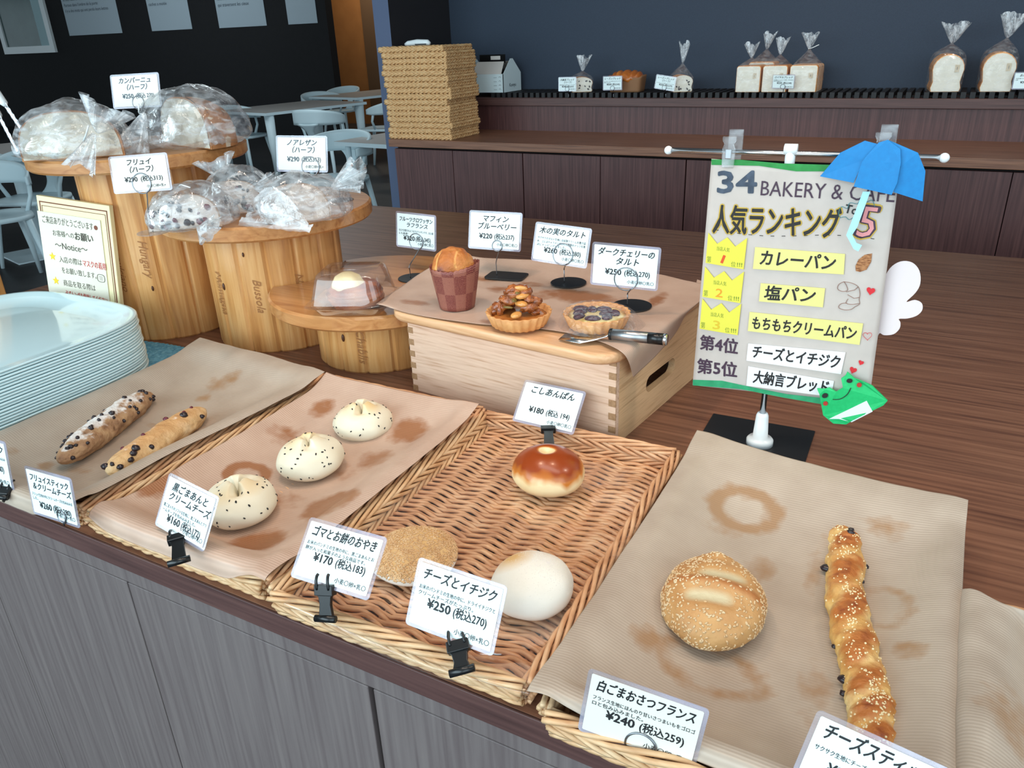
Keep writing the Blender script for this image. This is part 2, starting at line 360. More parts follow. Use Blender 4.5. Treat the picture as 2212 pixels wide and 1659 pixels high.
# ------------------------------------------------------------ the bread shelf along the slate wall
YL, YU, ZL, ZU = 2.85, 3.24, .150, .291
XL = -2.2
t = thing('bread_shelf', 'dark brown two-level cabinet holding wrapped loaves along the slate wall', 'cabinet', (0, YL, -.87))
mb = MB(); mb.box((XL, YL, ZL-.032), (3.3, YU+.05, ZL)); mb.build('lower_shelf', m_wood, t, bevel=.002)
mb = MB(); mb.box((XL+.02, YL+.04, -.87), (3.3, YB, ZL-.033)); mb.build('carcass', m_gap, t)  # carcass painted near-black so its door gaps look shaded
dx = [XL+.015, -1.88, -1.54, -1.2, -.86, -.5, -.16, .165, .49, .82, 1.15, 1.5, 1.9, 2.3, 2.7]
for i in range(len(dx)-1):
    g = .003 if i % 2 == 1 else .0012
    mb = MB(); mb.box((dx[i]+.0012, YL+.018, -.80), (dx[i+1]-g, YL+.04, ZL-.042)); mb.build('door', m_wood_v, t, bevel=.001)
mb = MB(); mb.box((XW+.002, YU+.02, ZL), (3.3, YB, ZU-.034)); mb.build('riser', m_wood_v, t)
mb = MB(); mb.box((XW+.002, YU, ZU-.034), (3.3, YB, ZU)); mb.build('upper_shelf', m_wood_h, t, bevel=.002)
mb = MB(); x = -1.9; y0 = YU+.012
while x < 3.2:
    mb.box((x, y0, ZU), (x+.0165, YB-.004, ZU+.02)); x += .0285
for y in (y0+.05, YB-.06): mb.box((-1.9, y, ZU), (3.2, y+.012, ZU+.006))
o = mb.build('slatted_rack', m_slat); tag(o, 'black slatted wooden rack under the wrapped loaves on the bread shelf', 'rack')
ZR = ZU+.02

# ------------------------------------------------------------ cafe tables and chairs behind
def table(corners, z, label, legs, th=.028, base=False, foot=None):
    P = [at(px, py, z) for px, py in corners]
    c = sum(P, V())/len(P)
    t = thing('cafe_table', label, 'table', (c.x, c.y, -.87), group='pale cafe tables')
    n = len(P); mb = MB(); A = [p-V((0, 0, .0015)) for p in P]; B = [p-V((0, 0, th)) for p in P]
    mb.add(A+B, [tuple(range(n)), tuple(range(2*n-1, n-1, -1))]+[(i, n+i, n+(i+1) % n, (i+1) % n) for i in range(n)], False); mb.build('tabletop_edge', m_table, t)
    mb = MB(); mb.add(P+[p-V((0, 0, .0012)) for p in P], [tuple(range(n)), tuple(range(2*n-1, n-1, -1))]+[(i, n+i, n+(i+1) % n, (i+1) % n) for i in range(n)], False); mb.build('tabletop', m_tabletop, t)
    for k in legs:
        q = P[k]+(c-P[k]).normalized()*.075
        mb = MB(); mb.tube([(q.x, q.y, z-th), (q.x, q.y, -.87)], [.042, .026], 14); mb.build('leg', m_table, t)
    return t, P, c
def quad(px, z, w, d, ang):        # a table known by one corner, its sides and its turn
    p = at(px[0], px[1], z); a = math.radians(ang); u = V((math.cos(a), math.sin(a), 0)); v = V((-math.sin(a), math.cos(a), 0))
    return p, u, v
def table2(px, z, w, d, ang, label, legs=True, thin=False, ped=None):
    p, u, v = quad(px, z, w, d, ang)
    P = [p, p+u*w, p+u*w+v*d, p+v*d]; c = (P[0]+P[2])/2; n = 4
    t = thing('cafe_table', label, 'table', (c.x, c.y, -.87), group='pale cafe tables')
    for nm, z0, z1, m in (('tabletop_edge', .0015, .03, m_table), ('tabletop', 0, .0013, m_tabletop)):
        mb = MB(); mb.add([q-V((0, 0, z0)) for q in P]+[q-V((0, 0, z1)) for q in P], [(0, 1, 2, 3), (7, 6, 5, 4)]+[(i, n+i, n+(i+1) % n, (i+1) % n) for i in range(n)], False); mb.build(nm, m, t)
    if ped:
        mb = MB(); mb.tube([(ped.x, ped.y, z-.03), (ped.x, ped.y, -.86)], .052, 20); mb.build('pedestal', m_table, t)
        mb = MB(); mb.box((-.24, -.24, 0), (.24, .24, .012), M.Translation((ped.x, ped.y, -.87)) @ M.Rotation(math.radians(ang), 4, 'Z')); mb.build('base_plate', m_table, t, bevel=.01)
    else:
        for q in P:
            q = q+(c-q).normalized()*.1
            mb = MB(); mb.tube([(q.x, q.y, z-.03), (q.x, q.y, -.869)], [.022, .016] if thin else [.055, .03], 14); mb.build('leg', m_table, t)
    return t
TZ = -.13
pc = at(92, 548, -.87)
table2((40, 340), TZ, -1.2, 1.1, -14, 'pale cafe table on a pedestal, cut by the left edge of the photo', ped=pc)
table2((573, 244.5), TZ, -1.05, 1.45, -10, 'pale cafe table behind the big bagged loaf, with a thick tapered leg')
table2((721, 305.5), TZ, 1.0, 1.05, -6, 'pale cafe table partly hidden by the end of the bread shelf', thin=True)
table2((770, 211), TZ, -1.0, 1.6, -10, 'farthest pale cafe table, in front of the tan corridor wall')

def chair_parts(t):
    L = dict(parent=t, local=True)
    mb = MB(); mb.grid(20, 7, lambda u, v: V((.225*v*math.copysign(abs(math.cos(2*math.pi*u))**.6, math.cos(2*math.pi*u)), .215*v*math.copysign(abs(math.sin(2*math.pi*u))**.6, math.sin(2*math.pi*u)), .445+.012*v*v)), wrap=True)
    mb.build('seat', m_chair, t, local=True, solid=.028)
    for sx in (-1, 1):
        for sy in (-1, 1):
            mb = MB(); mb.tube([(sx*.17, sy*.165, .44), (sx*.2, sy*.2, .2), (sx*.215, sy*.23, 0)], [.021, .018, .013], 10); mb.build('leg', m_chair, t, local=True)
    # the back wraps round into two short arms; -y is the front of the seat
    def back(u, v):
        a = math.radians(-28+236*u); h = .105*(.35+.65*math.sin(math.pi*min(max((u-.02)/.96, 0), 1))**.7)
        z = .665+(v-.5)*h*1.5+.05*math.sin(math.pi*u)
        return V((.27*math.cos(a), .05+.235*math.sin(a), z))
    mb = MB(); mb.grid(36, 6, back); mb.build('backrest', m_chair, t, local=True, solid=.02)
    mb = MB(); mb.grid(6, 12, lambda u, v: V(((u-.5)*(.075+.17*abs(v-.45)**2.2*4), .19+.09*v+.012*math.cos((u-.5)*3), .45+.2*v))); mb.build('splat', m_chair, t, local=True, solid=.022)
    for sx in (-1, 1):
        mb = MB(); mb.tube([(sx*.2, .02, .445), (sx*.245, .0, .56), (sx*.262, .03, .65)], [.016, .014, .016], 8); mb.build('arm_post', m_chair, t, local=True)
chairs = [((690, 366), TZ, 150, 'pale plastic chair drawn up to the table by the bread shelf, seat towards the counter'),
          ]
def chair(x, y, rz, label, first=[None]):
    mat = M.Translation((x, y, -.87)) @ M.Rotation(math.radians(rz), 4, 'Z')
    if first[0] is None:
        t = thing('cafe_chair', label, 'chair', mat=mat, group='pale cafe chairs'); chair_parts(t); first[0] = t; return t
    return twin(first[0], mat, label, 'pale cafe chairs')
def chair_at(px, py, zback, rz, label):          # by the middle of its backrest
    p = at(px, py, zback-.87); a = math.radians(rz); d = V((-math.sin(a), math.cos(a), 0))*.285
    return chair(p.x-d.x, p.y-d.y, rz, label)
chair_at(760, 300, .72, 8, 'pale plastic chair behind the table by the bread shelf, its seat towards the counter')
chair_at(662, 253, .72, -170, 'pale plastic chair with its rounded back to the camera, right of the thick-legged table')
chair_at(478, 238, .74, 95, 'pale plastic chair behind the left end of the thick-legged table')
chair_at(682, 206, .74, 60, 'pale plastic chair between the thick-legged table and the farthest table')
chair_at(758, 199, .70, 5, 'pale plastic chair behind the farthest table, against the tan corridor wall')
chair_at(868, 230, .70, -75, 'pale plastic chair mostly hidden by the bread shelf partition')
chair_at(-60, 372, .72, 70, 'pale plastic chair at the left edge beside the pedestal table')
chair_at(118, 372, .60, 20, 'pale plastic chair behind the tall wooden spool')
# ------------------------------------------------------------ wooden spool stands
m_knot = pm('dark_knot', (84, 46, 22), .5)
def spool(x, y, r, zt, R, th, label, rot, notch=None):
    t = thing('spool_stand', label, 'display stand', (x, y, 0), group='round pine spool stands')
    n = 15; per = 10
    def rf(k):
        f = (k % per)/per
        return 1-.035*max(0, 1-abs(f-0)/.06)-.035*max(0, 1-abs(1-f)/.06)-.02*(1-math.cos(math.pi*0))*0 - .022*(math.sin(math.pi*f)*-1+1)*.35
    N = n*per; vs = []; zs = [0, .003, zt*.33, zt*.66, zt-th]
    for z in zs:
        for k in range(N):
            a = 2*math.pi*k/N+rot; q = r*rf(k)-(.002 if z == 0 else 0); vs.append(V((x+q*math.cos(a), y+q*math.sin(a), z)))
    fs = [(j*N+k, j*N+(k+1) % N, (j+1)*N+(k+1) % N, (j+1)*N+k) for j in range(len(zs)-1) for k in range(N)]+[tuple(range(N-1, -1, -1))]
    mb = MB(); mb.add(vs, fs, False); mb.build('stave_drum', m_pine, t)
    def rim(a, k):
        p = V((x+k*math.cos(a), y+k*math.sin(a), 0))
        if notch:                                        # the top is cut out to fit round the next drum
            q = p-V((notch[0], notch[1], 0)); lim = notch[2]+.002+(R-k)
            if q.length < lim: p = V((notch[0], notch[1], 0))+q.normalized()*lim
        return p
    N2 = 120; mb = MB(); vs = []
    for k, z in ((R-.004, zt-th), (R, zt-th+.004), (R, zt-.004), (R-.004, zt)): vs += [rim(2*math.pi*i/N2, k)+V((0, 0, z)) for i in range(N2)]
    mb.add(vs, [(j*N2+i, j*N2+(i+1) % N2, (j+1)*N2+(i+1) % N2, (j+1)*N2+i) for j in range(3) for i in range(N2)]+[tuple(range(N2-1, -1, -1)), tuple(3*N2+i for i in range(N2))], False); mb.build('round_top', m_pine_t, t)
    # knots and burnt lettering down the staves
    for a, z, k in ((-2.0, .5, .8), (-1.0, .3, .6), (-1.55, .75, .5)):
        mb = MB(); a += rot; c = V((x+(r+.0004)*math.cos(a), y+(r+.0004)*math.sin(a), zt*z))
        mb.blob(c, (.004*k, .0022, .009*k), 10, 7, M.Rotation(a+math.pi/2, 3, 'Z'))
        mb.build('knot', m_knot, t)
    return t
SP = [(-1.448, 1.062, .130, .372, .207, .026), (-1.172, 1.112, .132, .262, .203, .028), (-.912, 1.106, .122, .134, .2, .026)]
spool(*SP[0], 'tallest round pine spool stand holding two large bagged loaves', .1)
sp2 = spool(*SP[1], 'middle-height round pine spool stand holding three bagged fruit loaves', .35, SP[0][:3])
spool(*SP[2], 'lowest round pine spool stand holding the boxed croissant', .5, SP[1][:3])
m_burn = pm('burnt_lettering', (160, 104, 56), .6)
def burn(i, words):
    x, y, r, zt, R, th = SP[i]; t = [o for o in COL.objects if o.name.startswith('spool_stand') and abs(MW[o.name].translation.x-x) < 1e-4][0]
    for w, a in words:
        mb = MB(); a = math.radians(a); k = r*1.002
        mt = M.Translation((x+k*math.cos(a), y+k*math.sin(a), (zt-th)*.5)) @ M.Rotation(a+math.pi/2, 4, 'Z') @ M.Rotation(math.pi/2, 4, 'Y')
        mb.text(w, .022, 0, 0, mt, w=(zt-th)*.8, shear=.35, y=-.001)
        mb.build('burnt_lettering', m_burn, t)
burn(0, [('Montepulciano', -76), ('Hungary', -52)]); burn(1, [('Niscemi', -28), ('Bussola', -62), ('Montagna', -100)]); burn(2, [('Chablis', -70)])

# ------------------------------------------------------------ bamboo box with the beech board on top
bl, br, rr = V((-.748, .972, 0)), V((-.362, .929, 0)), V((-.352, 1.232, 0))
u = (br-bl).normalized(); vv = V((-u.y, u.x, 0)); bw = (br-bl).length; bd = .30; bh = .136
BM = M(((u.x, vv.x, 0, bl.x), (u.y, vv.y, 0, bl.y), (0, 0, 1, 0), (0, 0, 0, 1)))
t = thing('bamboo_box', 'pale bamboo finger-jointed box raised under the beech board of tarts', 'box', mat=BM)
TB = lambda a: BM @ V(a)
th = .011
for nm, lo, hi in (('front_panel', (0, 0, 0), (bw, th, bh)), ('back_panel', (0, bd-th, 0), (bw, bd, bh)), ('left_panel', (0, th, 0), (th, bd-th, bh)), ('bottom_panel', (th, th, 0), (bw-th, bd-th, th))):
    mb = MB(); mb.box(lo, hi); mb.build(nm, m_bamboo, t, local=True, bevel=.0008)
# right side with its slot handle
mb = MB(); hy, hz, hw, hh = bd*.5, bh*.42, .052, .0135
slot = [(hy+a, hz+b) for a, b in rrect(hw*2, hh*2, hh, 8)]
outer = [(th, 0), (bd-th, 0), (bd-th, bh), (th, bh)]
def ring_pt(a):
    dx_, dz_ = math.cos(a), math.sin(a); k = 1e9
    for q, lim in ((dx_, (bd-2*th)/2), (dz_, None)):
        if q is dx_ and abs(dx_) > 1e-6: k = min(k, lim/abs(dx_))
    if dz_ > 1e-6: k = min(k, (bh-hz)/dz_)
    if dz_ < -1e-6: k = min(k, hz/-dz_)
    return hy+k*dx_, hz+k*dz_
ns_ = len(slot); big = [ring_pt(math.atan2(z-hz, (y-hy))) for y, z in slot]
corner = [(bd-th, bh), (th, bh), (th, 0), (bd-th, 0)]
for cy_, cz_ in corner:
    k = min(range(ns_), key=lambda i: (big[i][0]-cy_)**2+(big[i][1]-cz_)**2); big[k] = (cy_, cz_)
vs = []
for xx in (bw, bw-th): vs += [V((xx, y, z)) for y, z in slot]+[V((xx, y, z)) for y, z in big]
fs = []
for i in range(ns_):
    j = (i+1) % ns_
    fs += [(i, j, ns_+j, ns_+i), (2*ns_+i, 3*ns_+i, 3*ns_+j, 2*ns_+j), (i, 2*ns_+i, 2*ns_+j, j), (ns_+i, ns_+j, 3*ns_+j, 3*ns_+i)]
mb.add(vs, fs, False); mb.build('right_panel', pm('bamboo_side', rough=.45, ramp=[(.3, (196, 152, 110)), (.5, (226, 184, 140)), (.75, (210, 166, 122))], scale=(60, 3, 60), ns=4), t, local=True)
k = 13; fz = bh/k
for xx in (bw-th, -.0004):
    mb = MB()
    for i in range(0, k, 2): mb.box((xx, -.0004, i*fz), (xx+th+.0004, .0012, (i+1)*fz))
    mb.build('finger_joints', m_bamboo_e, t, local=True)
ZT = .152
# board: rounded, a little wider than the box
BC = V((-.541, 1.097, bh)); bang = math.atan2(u.y, u.x)
BB = M.Translation(BC) @ M.Rotation(bang, 4, 'Z')
t = thing('serving_board', 'pale beech board with rounded corners on top of the bamboo box', 'board', mat=BB)
ol = rrect(.415, .36, .035, 6)
mb = MB(); n = len(ol)
for z0, z1, k0, k1 in ((0, .012, .985, 1),): pass
vs = [V((a*.985, b*.985, 0)) for a, b in ol]+[V((a, b, .005)) for a, b in ol]+[V((a, b, .013)) for a, b in ol]+[V((a*.99, b*.99, .0155)) for a, b in ol]+[V((a*.95, b*.95, .0148)) for a, b in ol]
fs = [(j*n+i, j*n+(i+1) % n, (j+1)*n+(i+1) % n, (j+1)*n+i) for j in range(4) for i in range(n)]+[tuple(range(n-1, -1, -1)), tuple(4*n+i for i in range(n))]
mb.add(vs, fs, True); mb.build('board', m_board, t, local=True)

# ------------------------------------------------------------ wicker trays
TW, TD = .305, .462       # outer size
def rope(mb, p0, p1, r, rs, n, pitch, hand, up=V((0, 0, 1)), jit=.0006, seg=.006, ph=0., sq=1.):
    d = (p1-p0); Ln = d.length; d = d/Ln; s_ = d.cross(up).normalized(); w = s_.cross(d)
    m = max(4, int(Ln/seg))
    for k in range(n):
        pts = []; j = random.uniform(-1, 1)*jit
        for i in range(m+1):
            x = Ln*i/m; a = hand*2*math.pi*x/pitch+2*math.pi*k/n+ph
            pts.append(p0+d*x+(s_*math.cos(a)*sq+w*math.sin(a))*(r+j))
        mb.tube(pts, rs, 5, cap=True)
def make_tray(t):
    hw, hd = TW/2, TD/2
    mb = MB()
    # floor: rods running across, waving up and down over the stakes in a zigzag
    ny = 76; per = .056
    for i in range(ny):
        y = -hd+.022+(TD-.044)*i/(ny-1); pts = []
        nx = 46
        for k in range(nx):
            x = -hw+.014+(TW-.028)*k/(nx-1)
            q = (x/per+.5*((i // 1) % 2)) % 1.0
            tri = 4*abs(((x/per) % 1)-.5)-1
            z = .0078+.0019*math.sin(2*math.pi*(x/per)+math.pi*(i % 2)+.5)
            pts.append(V((x, y+.0040*tri+.0006*random.uniform(-1, 1), z)))
        mb.tube(pts, .0027+.0003*random.uniform(-1, 1), 5)
    mb.build('woven_base', m_wick, t, local=True)
    mb = MB()
    for k in range(7):
        x = -hw+.03+(TW-.06)*k/6; mb.tube([(x, -hd+.016, .0042), (x, hd-.016, .0042)], .003, 6)
    mb.build('stakes', m_wick, t, local=True)
    def side(name, a, b, m):
        mb = MB(); a, b = V(a), V(b); o = (a+b)/2; o = V((o.x, o.y, 0)).normalized()
        z = V((0, 0, 1))
        rope(mb, a+z*.009, b+z*.009, .0055, .0027, 6, .11, 1, ph=.3)
        rope(mb, a+z*.020+o*.004, b+z*.020+o*.004, .0062, .0028, 6, .12, -1)
        rope(mb, a+z*.028+o*.0055-(b-a).normalized()*.003, b+z*.028+o*.0055+(b-a).normalized()*.003, .0045, .0028, 5, .15, 1, sq=1.3)
        mb.build(name, m, t, local=True)
    e = .009
    side('front_rim', (-hw+e, -hd+e, 0), (hw-e, -hd+e, 0), m_wick_r)
    side('back_rim', (hw-e, hd-e, 0), (-hw+e, hd-e, 0), m_wick)
    side('left_rim', (-hw+e, hd-e, 0), (-hw+e, -hd+e, 0), m_wick_r)
    side('right_rim', (hw-e, -hd+e, 0), (hw-e, hd-e, 0), m_wick)
trays = [((-1.035, .676), 0, 'wicker tray holding the two fruit bread sticks, under brown paper beside the white trays'),
         ((-.713, .674), 0, 'wicker tray holding three black sesame buns on brown paper'),
         ((-.404, .668), .022, 'bare wicker tray with woven base showing, holding the glazed round bun'),
         ((-.078, .655), .008, 'wicker tray under brown paper holding the sesame potato bread and cheese stick'),
         ((.312, .586), math.pi/2, 'wicker tray with curled brown paper, cut by the right edge of the photo')]
t0 = None
for (x, y), rz, lab in trays:
    mt = M.Translation((x, y, 0)) @ M.Rotation(rz, 4, 'Z')
    if t0 is None: t0 = thing('wicker_tray', lab, 'wicker tray', mat=mt, group='wicker trays along the counter front'); make_tray(t0)
    else: twin(t0, mt, lab, 'wicker trays along the counter front')

# ------------------------------------------------------------ sheets of brown paper
def paper_mat(name, cols, grease, ang=0.):
    m = pm(name, rough=.42, ramp=cols, scale=(3, 3, 3), ns=6, det=5, spec=.45)
    nt = m.node_tree; L = nt.links; N = nt.nodes.new; b = nt.nodes['Principled BSDF']
    tc = N('ShaderNodeTexCoord'); mp = N('ShaderNodeMapping'); mp.inputs['Rotation'].default_value = (0, 0, ang); L.new(tc.outputs['Object'], mp.inputs[0])
    w = N('ShaderNodeTexWave'); w.bands_direction = 'Y'; w.inputs['Scale'].default_value = 95; w.inputs['Distortion'].default_value = .4; w.inputs['Detail'].default_value = 1; L.new(mp.outputs[0], w.inputs[0])
    t = N('ShaderNodeTexNoise'); t.inputs['Scale'].default_value = 16; t.inputs['Detail'].default_value = 2; L.new(tc.outputs['Object'], t.inputs[0])
    ad = N('ShaderNodeMath'); ad.operation = 'MULTIPLY_ADD'; ad.inputs[1].default_value = .10; L.new(w.outputs['Fac'], ad.inputs[0]); L.new(t.outputs['Fac'], ad.inputs[2])
    bp = N('ShaderNodeBump'); bp.inputs['Strength'].default_value = .35; bp.inputs['Distance'].default_value = .004; L.new(ad.outputs[0], bp.inputs['Height']); L.new(bp.outputs[0], b.inputs['Normal'])
    # the ribs also show as fine lines in the sheet
    mx = N('ShaderNodeMix'); mx.data_type = 'RGBA'; mx.blend_type = 'MULTIPLY'; src = b.inputs['Base Color'].links[0].from_socket
    rr_ = N('ShaderNodeMapRange'); rr_.inputs[3].default_value = .9; rr_.inputs[4].default_value = 1.03; L.new(w.outputs['Fac'], rr_.inputs[0])
    mx.inputs[0].default_value = 1; L.new(src, mx.inputs[6]); L.new(rr_.outputs[0], mx.inputs[7]); L.new(mx.outputs[2], b.inputs['Base Color'])
    attr_mix(m, 'grease', grease, lo=.30, hi=.72, ns=60, amt=.85, rough=.3)
    return m
m_paper = paper_mat('brown_parchment', [(.3, (188, 157, 138)), (.7, (202, 173, 154))], (158, 108, 76))
m_paper_g = paper_mat('beige_parchment', [(.3, (172, 154, 138)), (.7, (186, 169, 153))], (160, 126, 96))
def sheet(name, rows, m, label, stains=(), nu=90, nv=110, crinkle=.0012, cat='paper'):
    """rows of (px, py, height) control points, back to front; stains are (px, py, radius x, radius y, ring)"""
    R = [[p if isinstance(p, V) else at(*p) for p in r] for r in rows]
    def fn(u_, v_):
        q = catmull([catmull(r, u_) for r in R], v_)
        q = q+V((0, 0, crinkle*(noise.noise(q*14)+.5*noise.noise(q*37))))
        return q
    mb = MB(); mb.grid(nu, nv, fn)
    vs = [p.copy() for p in mb.v]
    o = mb.build(name, m, solid=.0003); tag(o, label, cat, 'brown parchment sheets' if cat == 'paper' else None)
    g = []
    SS = [(at(px, py, .012 if z is None else z), rx, ry, ring, am) for px, py, rx, ry, ring, am, z in stains]
    for p in vs:
        w = 0
        for c, rx, ry, ring, am in SS:
            d = math.hypot((p.x-c.x)/rx, (p.y-c.y)/ry)
            if d < 1.6:
                k = max(0, 1-d*d*.55) if not ring else max(0, 1-abs(d-.78)*2.2)
                w = max(w, am*k)
        g.append(w)
    attr(o, 'grease', g); return o
f_ = .0125
def gsheet(name, xs, ys, m, label, stains=(), skew=None, **kw):
    """a sheet laid in a tray: xs and ys give how far it rises over the rims along each way"""
    rows = []
    for y, ry in ys:
        rows.append([V((x+(skew(x, y)[0] if skew else 0), y+(skew(x, y)[1] if skew else 0), f_+max(rx, ry)+.2*min(rx, ry))) for x, rx in xs])
    return sheet(name, rows, m, label, stains, **kw)
FR = [(.50, .003), (.474, .023), (.455, .031), (.442, .028), (.436, .012)]
gsheet('parchment_sheet', [(-1.172, .030), (-1.155, .028), (-1.130, .017), (-1.09, .006), (-1.03, 0), (-.96, .003), (-.93, .012), (-.905, .027), (-.886, .033), (-.874, .031)],
    [(.912, .040), (.885, .036), (.85, .020), (.79, .008), (.70, .001), (.60, 0)]+FR,
    m_paper_g, 'brown parchment sheet under the two fruit bread sticks beside the white trays',
    [(480, 845, .03, .028, 0, .62, None), (505, 838, .02, .02, 0, .7, None), (440, 870, .016, .016, 0, .6, None), (330, 920, .016, .01, 0, .5, None), (170, 1015, .03, .012, 0, .55, None), (100, 1010, .016, .010, 0, .9, None), (30, 995, .014, .01, 0, .6, None)],
    skew=lambda x, y: (.030*max(0, (y-.60)/.31)*max(0, (x+1.06)/.186), -.016-.03*max(0, (x+1.0)/.126)*max(0, (y-.72)/.19)))
gsheet('parchment_sheet', [(-.843, .024), (-.818, .012), (-.78, .003), (-.71, 0), (-.645, .004), (-.61, .014), (-.587, .025), (-.568, .032), (-.551, .031)],
    [(.868, .040), (.83, .026), (.78, .012), (.72, .004), (.65, 0), (.57, 0)]+FR,
    m_paper, 'brown parchment sheet with round grease marks under the three black sesame buns',
    [(700, 905, .024, .022, 0, .8, None), (620, 950, .03, .03, 0, .62, None), (885, 955, .036, .03, 0, .85, None), (810, 1005, .03, .03, 0, .75, None), (745, 1025, .03, .026, 0, .5, None),
     (535, 1030, .034, .03, 1, 1.1, None), (600, 1085, .04, .03, 0, .5, None), (715, 1115, .036, .036, 0, 1.15, None), (560, 1185, .034, .032, 0, 1.15, None), (345, 1075, .02, .03, 0, .95, None), (390, 1170, .024, .02, 0, .9, None)])
gsheet('parchment_sheet', [(-.240, .030), (-.222, .032), (-.203, .026), (-.175, .015), (-.14, .005), (-.08, 0), (-.01, .004), (.025, .014), (.048, .026), (.065, .033), (.077, .030)],
    [(.915, .042), (.888, .038), (.862, .032), (.82, .021), (.77, .010), (.70, .002), (.58, 0), (.51, .003), (.482, .010), (.458, .022), (.444, .030), (.432, .030), (.426, .020)],
    m_paper_g, 'brown parchment sheet under the sesame potato bread and the twisted cheese stick',
    [(1605, 1130, .044, .036, 1, .95, None), (1590, 1100, .03, .014, 0, .6, None), (1560, 1160, .026, .02, 0, .5, None), (1640, 1240, .02, .03, 0, .6, None), (1400, 1410, .02, .02, 0, .7, None), (1530, 1450, .06, .034, 1, .66, None),
     (1900, 1330, .032, .036, 1, .62, None), (1900, 1180, .034, .02, 0, .55, None), (1760, 1500, .02, .05, 0, .5, None), (1760, 1240, .012, .06, 0, .5, None), (1960, 1440, .016, .014, 0, .8, None)],
    skew=lambda x, y: (0, -.034*max(0, (x+.24)/.31)*max(0, (y-.70)/.2)+.008*max(0, (x+.24)/.1 if x < -.14 else 1)*(1 if y < .45 else 0)))
sheet('parchment_sheet', [
    [(2062, 1282, .026), (2085, 1272, .048), (2115, 1275, .055), (2165, 1300, .052), (2230, 1322, .048), (2400, 1390, .046)],
    [(2060, 1340, .022), (2075, 1335, .046), (2110, 1345, .054), (2170, 1375, .046), (2260, 1400, .022), (2430, 1450, .03)],
    [(2054, 1480, .020), (2068, 1485, .044), (2105, 1500, .052), (2165, 1520, .048), (2300, 1560, .013), (2480, 1600, .03)],
    [(2048, 1660, .020), (2062, 1670, .042), (2110, 1690, .052), (2175, 1715, .046), (2340, 1780, .013), (2540, 1830, .03)],
    [(2044, 1900, .020), (2062, 1910, .042), (2120, 1930, .05), (2200, 1960, .044), (2400, 2040, .02), (2600, 2100, .03)]],
    m_paper_g, 'brown parchment sheet curling up at the right edge of the photo', [(2175, 1620, .03, .04, 0, .6, None)], crinkle=.004)
zb = ZT+.0022
def bq(a, b, z): return V((BC.x+u.x*a+vv.x*b, BC.y+u.y*a+vv.y*b, z))
sheet('parchment_sheet', [
    [at(1000, 543, zb+.034), at(1040, 556, zb+.020), bq(-.05, .172, zb+.010), bq(.08, .172, zb+.010), bq(.16, .17, zb+.006), bq(.215, .168, zb+.004), at(1506, 603, zb+.004)],
    [at(925, 580, zb+.012), at(1030, 592, zb+.001), bq(-.04, .10, zb), bq(.08, .10, zb), bq(.16, .09, zb), bq(.216, .085, zb+.001), at(1492, 650, zb-.010)],
    [at(872, 615, zb+.002), at(1000, 628, zb), bq(-.04, .02, zb), bq(.08, 0, zb), bq(.16, -.01, zb), bq(.217, -.02, zb+.001), at(1464, 712, zb-.030)],
    [at(818, 652, zb+.004), at(930, 662, zb), bq(-.05, -.08, zb), bq(.06, -.09, zb), bq(.15, -.10, zb), bq(.219, -.105, zb+.001), at(1420, 765, zb-.045)],
    [at(815, 656, zb), at(900, 680, zb), at(1030, 699, zb), at(1180, 712, zb), at(1270, 730, zb), at(1345, 762, zb+.001), at(1368, 815, zb-.052)]],
    m_paper, 'brown parchment sheet hanging over the beech board under the muffin and tarts',
    [(895, 655, .03, .014, 0, .8, zb), (1045, 602, .03, .016, 0, .75, zb), (1080, 625, .03, .02, 0, .7, zb), (1250, 640, .075, .035, 0, .9, zb), (1170, 640, .04, .02, 0, .6, zb), (1420, 660, .014, .04, 0, .8, zb-.01), (1060, 695, .02, .012, 0, .7, zb), (1150, 615, .03, .02, 0, .6, zb)], crinkle=.0008)
# clear film laid in the bare tray, folded over its front rim
sheet('clear_film_sheet', [
    [(1058, 945, .036), (1180, 975, .02), (1300, 1000, .02), (1440, 1030, .034)],
    [(900, 1050, .036), (1050, 1090, .0142), (1200, 1130, .0142), (1370, 1170, .036)],
    [(740, 1170, .036), (900, 1220, .0142), (1090, 1270, .0142), (1280, 1330, .036)],
    [(640, 1275, .036), (800, 1330, .016), (980, 1390, .016), (1190, 1440, .030)],
    [(615, 1300, .036), (750, 1350, .0365), (940, 1430, .0365), (1150, 1490, .036)],
    [(612, 1312, .030), (740, 1378, .026), (930, 1455, .026), (1140, 1510, .028)]],
    m_cello, 'clear cellophane sheet lining the bare wicker tray', crinkle=.002, cat='plastic film')
# ------------------------------------------------------------ breads
def bread_mat(name, ramp, rough=.5, ns=25, bump=.25, bns=90, coat=0.):
    return pm(name, rough=rough, ramp=ramp, scale=(1, 1, 1), ns=ns, det=5, bump=bump, bscale=(1, 1, 1), bns=bns, coat=coat)
m_pale = bread_mat('pale_dough', [(.3, (226, 216, 190)), (.7, (238, 230, 208))], .5, 18, .12, 60)
attr_mix(m_pale, 'crust', (228, 192, 130), lo=.3, hi=.9, ns=30, amt=.3)
m_hollow = pm('inner_crumb', (196, 176, 124), .7)
m_bseed = pm('black_sesame', (26, 24, 24), .4)
m_wseed = pm('toasted_sesame', rough=.5, ramp=[(.3, (196, 150, 102)), (.7, (230, 194, 148))], ns=60)
m_wseed2 = pm('white_sesame', rough=.5, ramp=[(.3, (206, 166, 118)), (.7, (230, 204, 164))], ns=60)
m_white_bun = bread_mat('white_bun', [(.3, (226, 218, 204)), (.7, (240, 234, 224))], .55, 16, .25, 70)
attr_mix(m_white_bun, 'crust', (214, 172, 112), lo=.3, hi=1.0, ns=24, amt=.35)
m_flour = pm('flour', (242, 232, 226), .9)
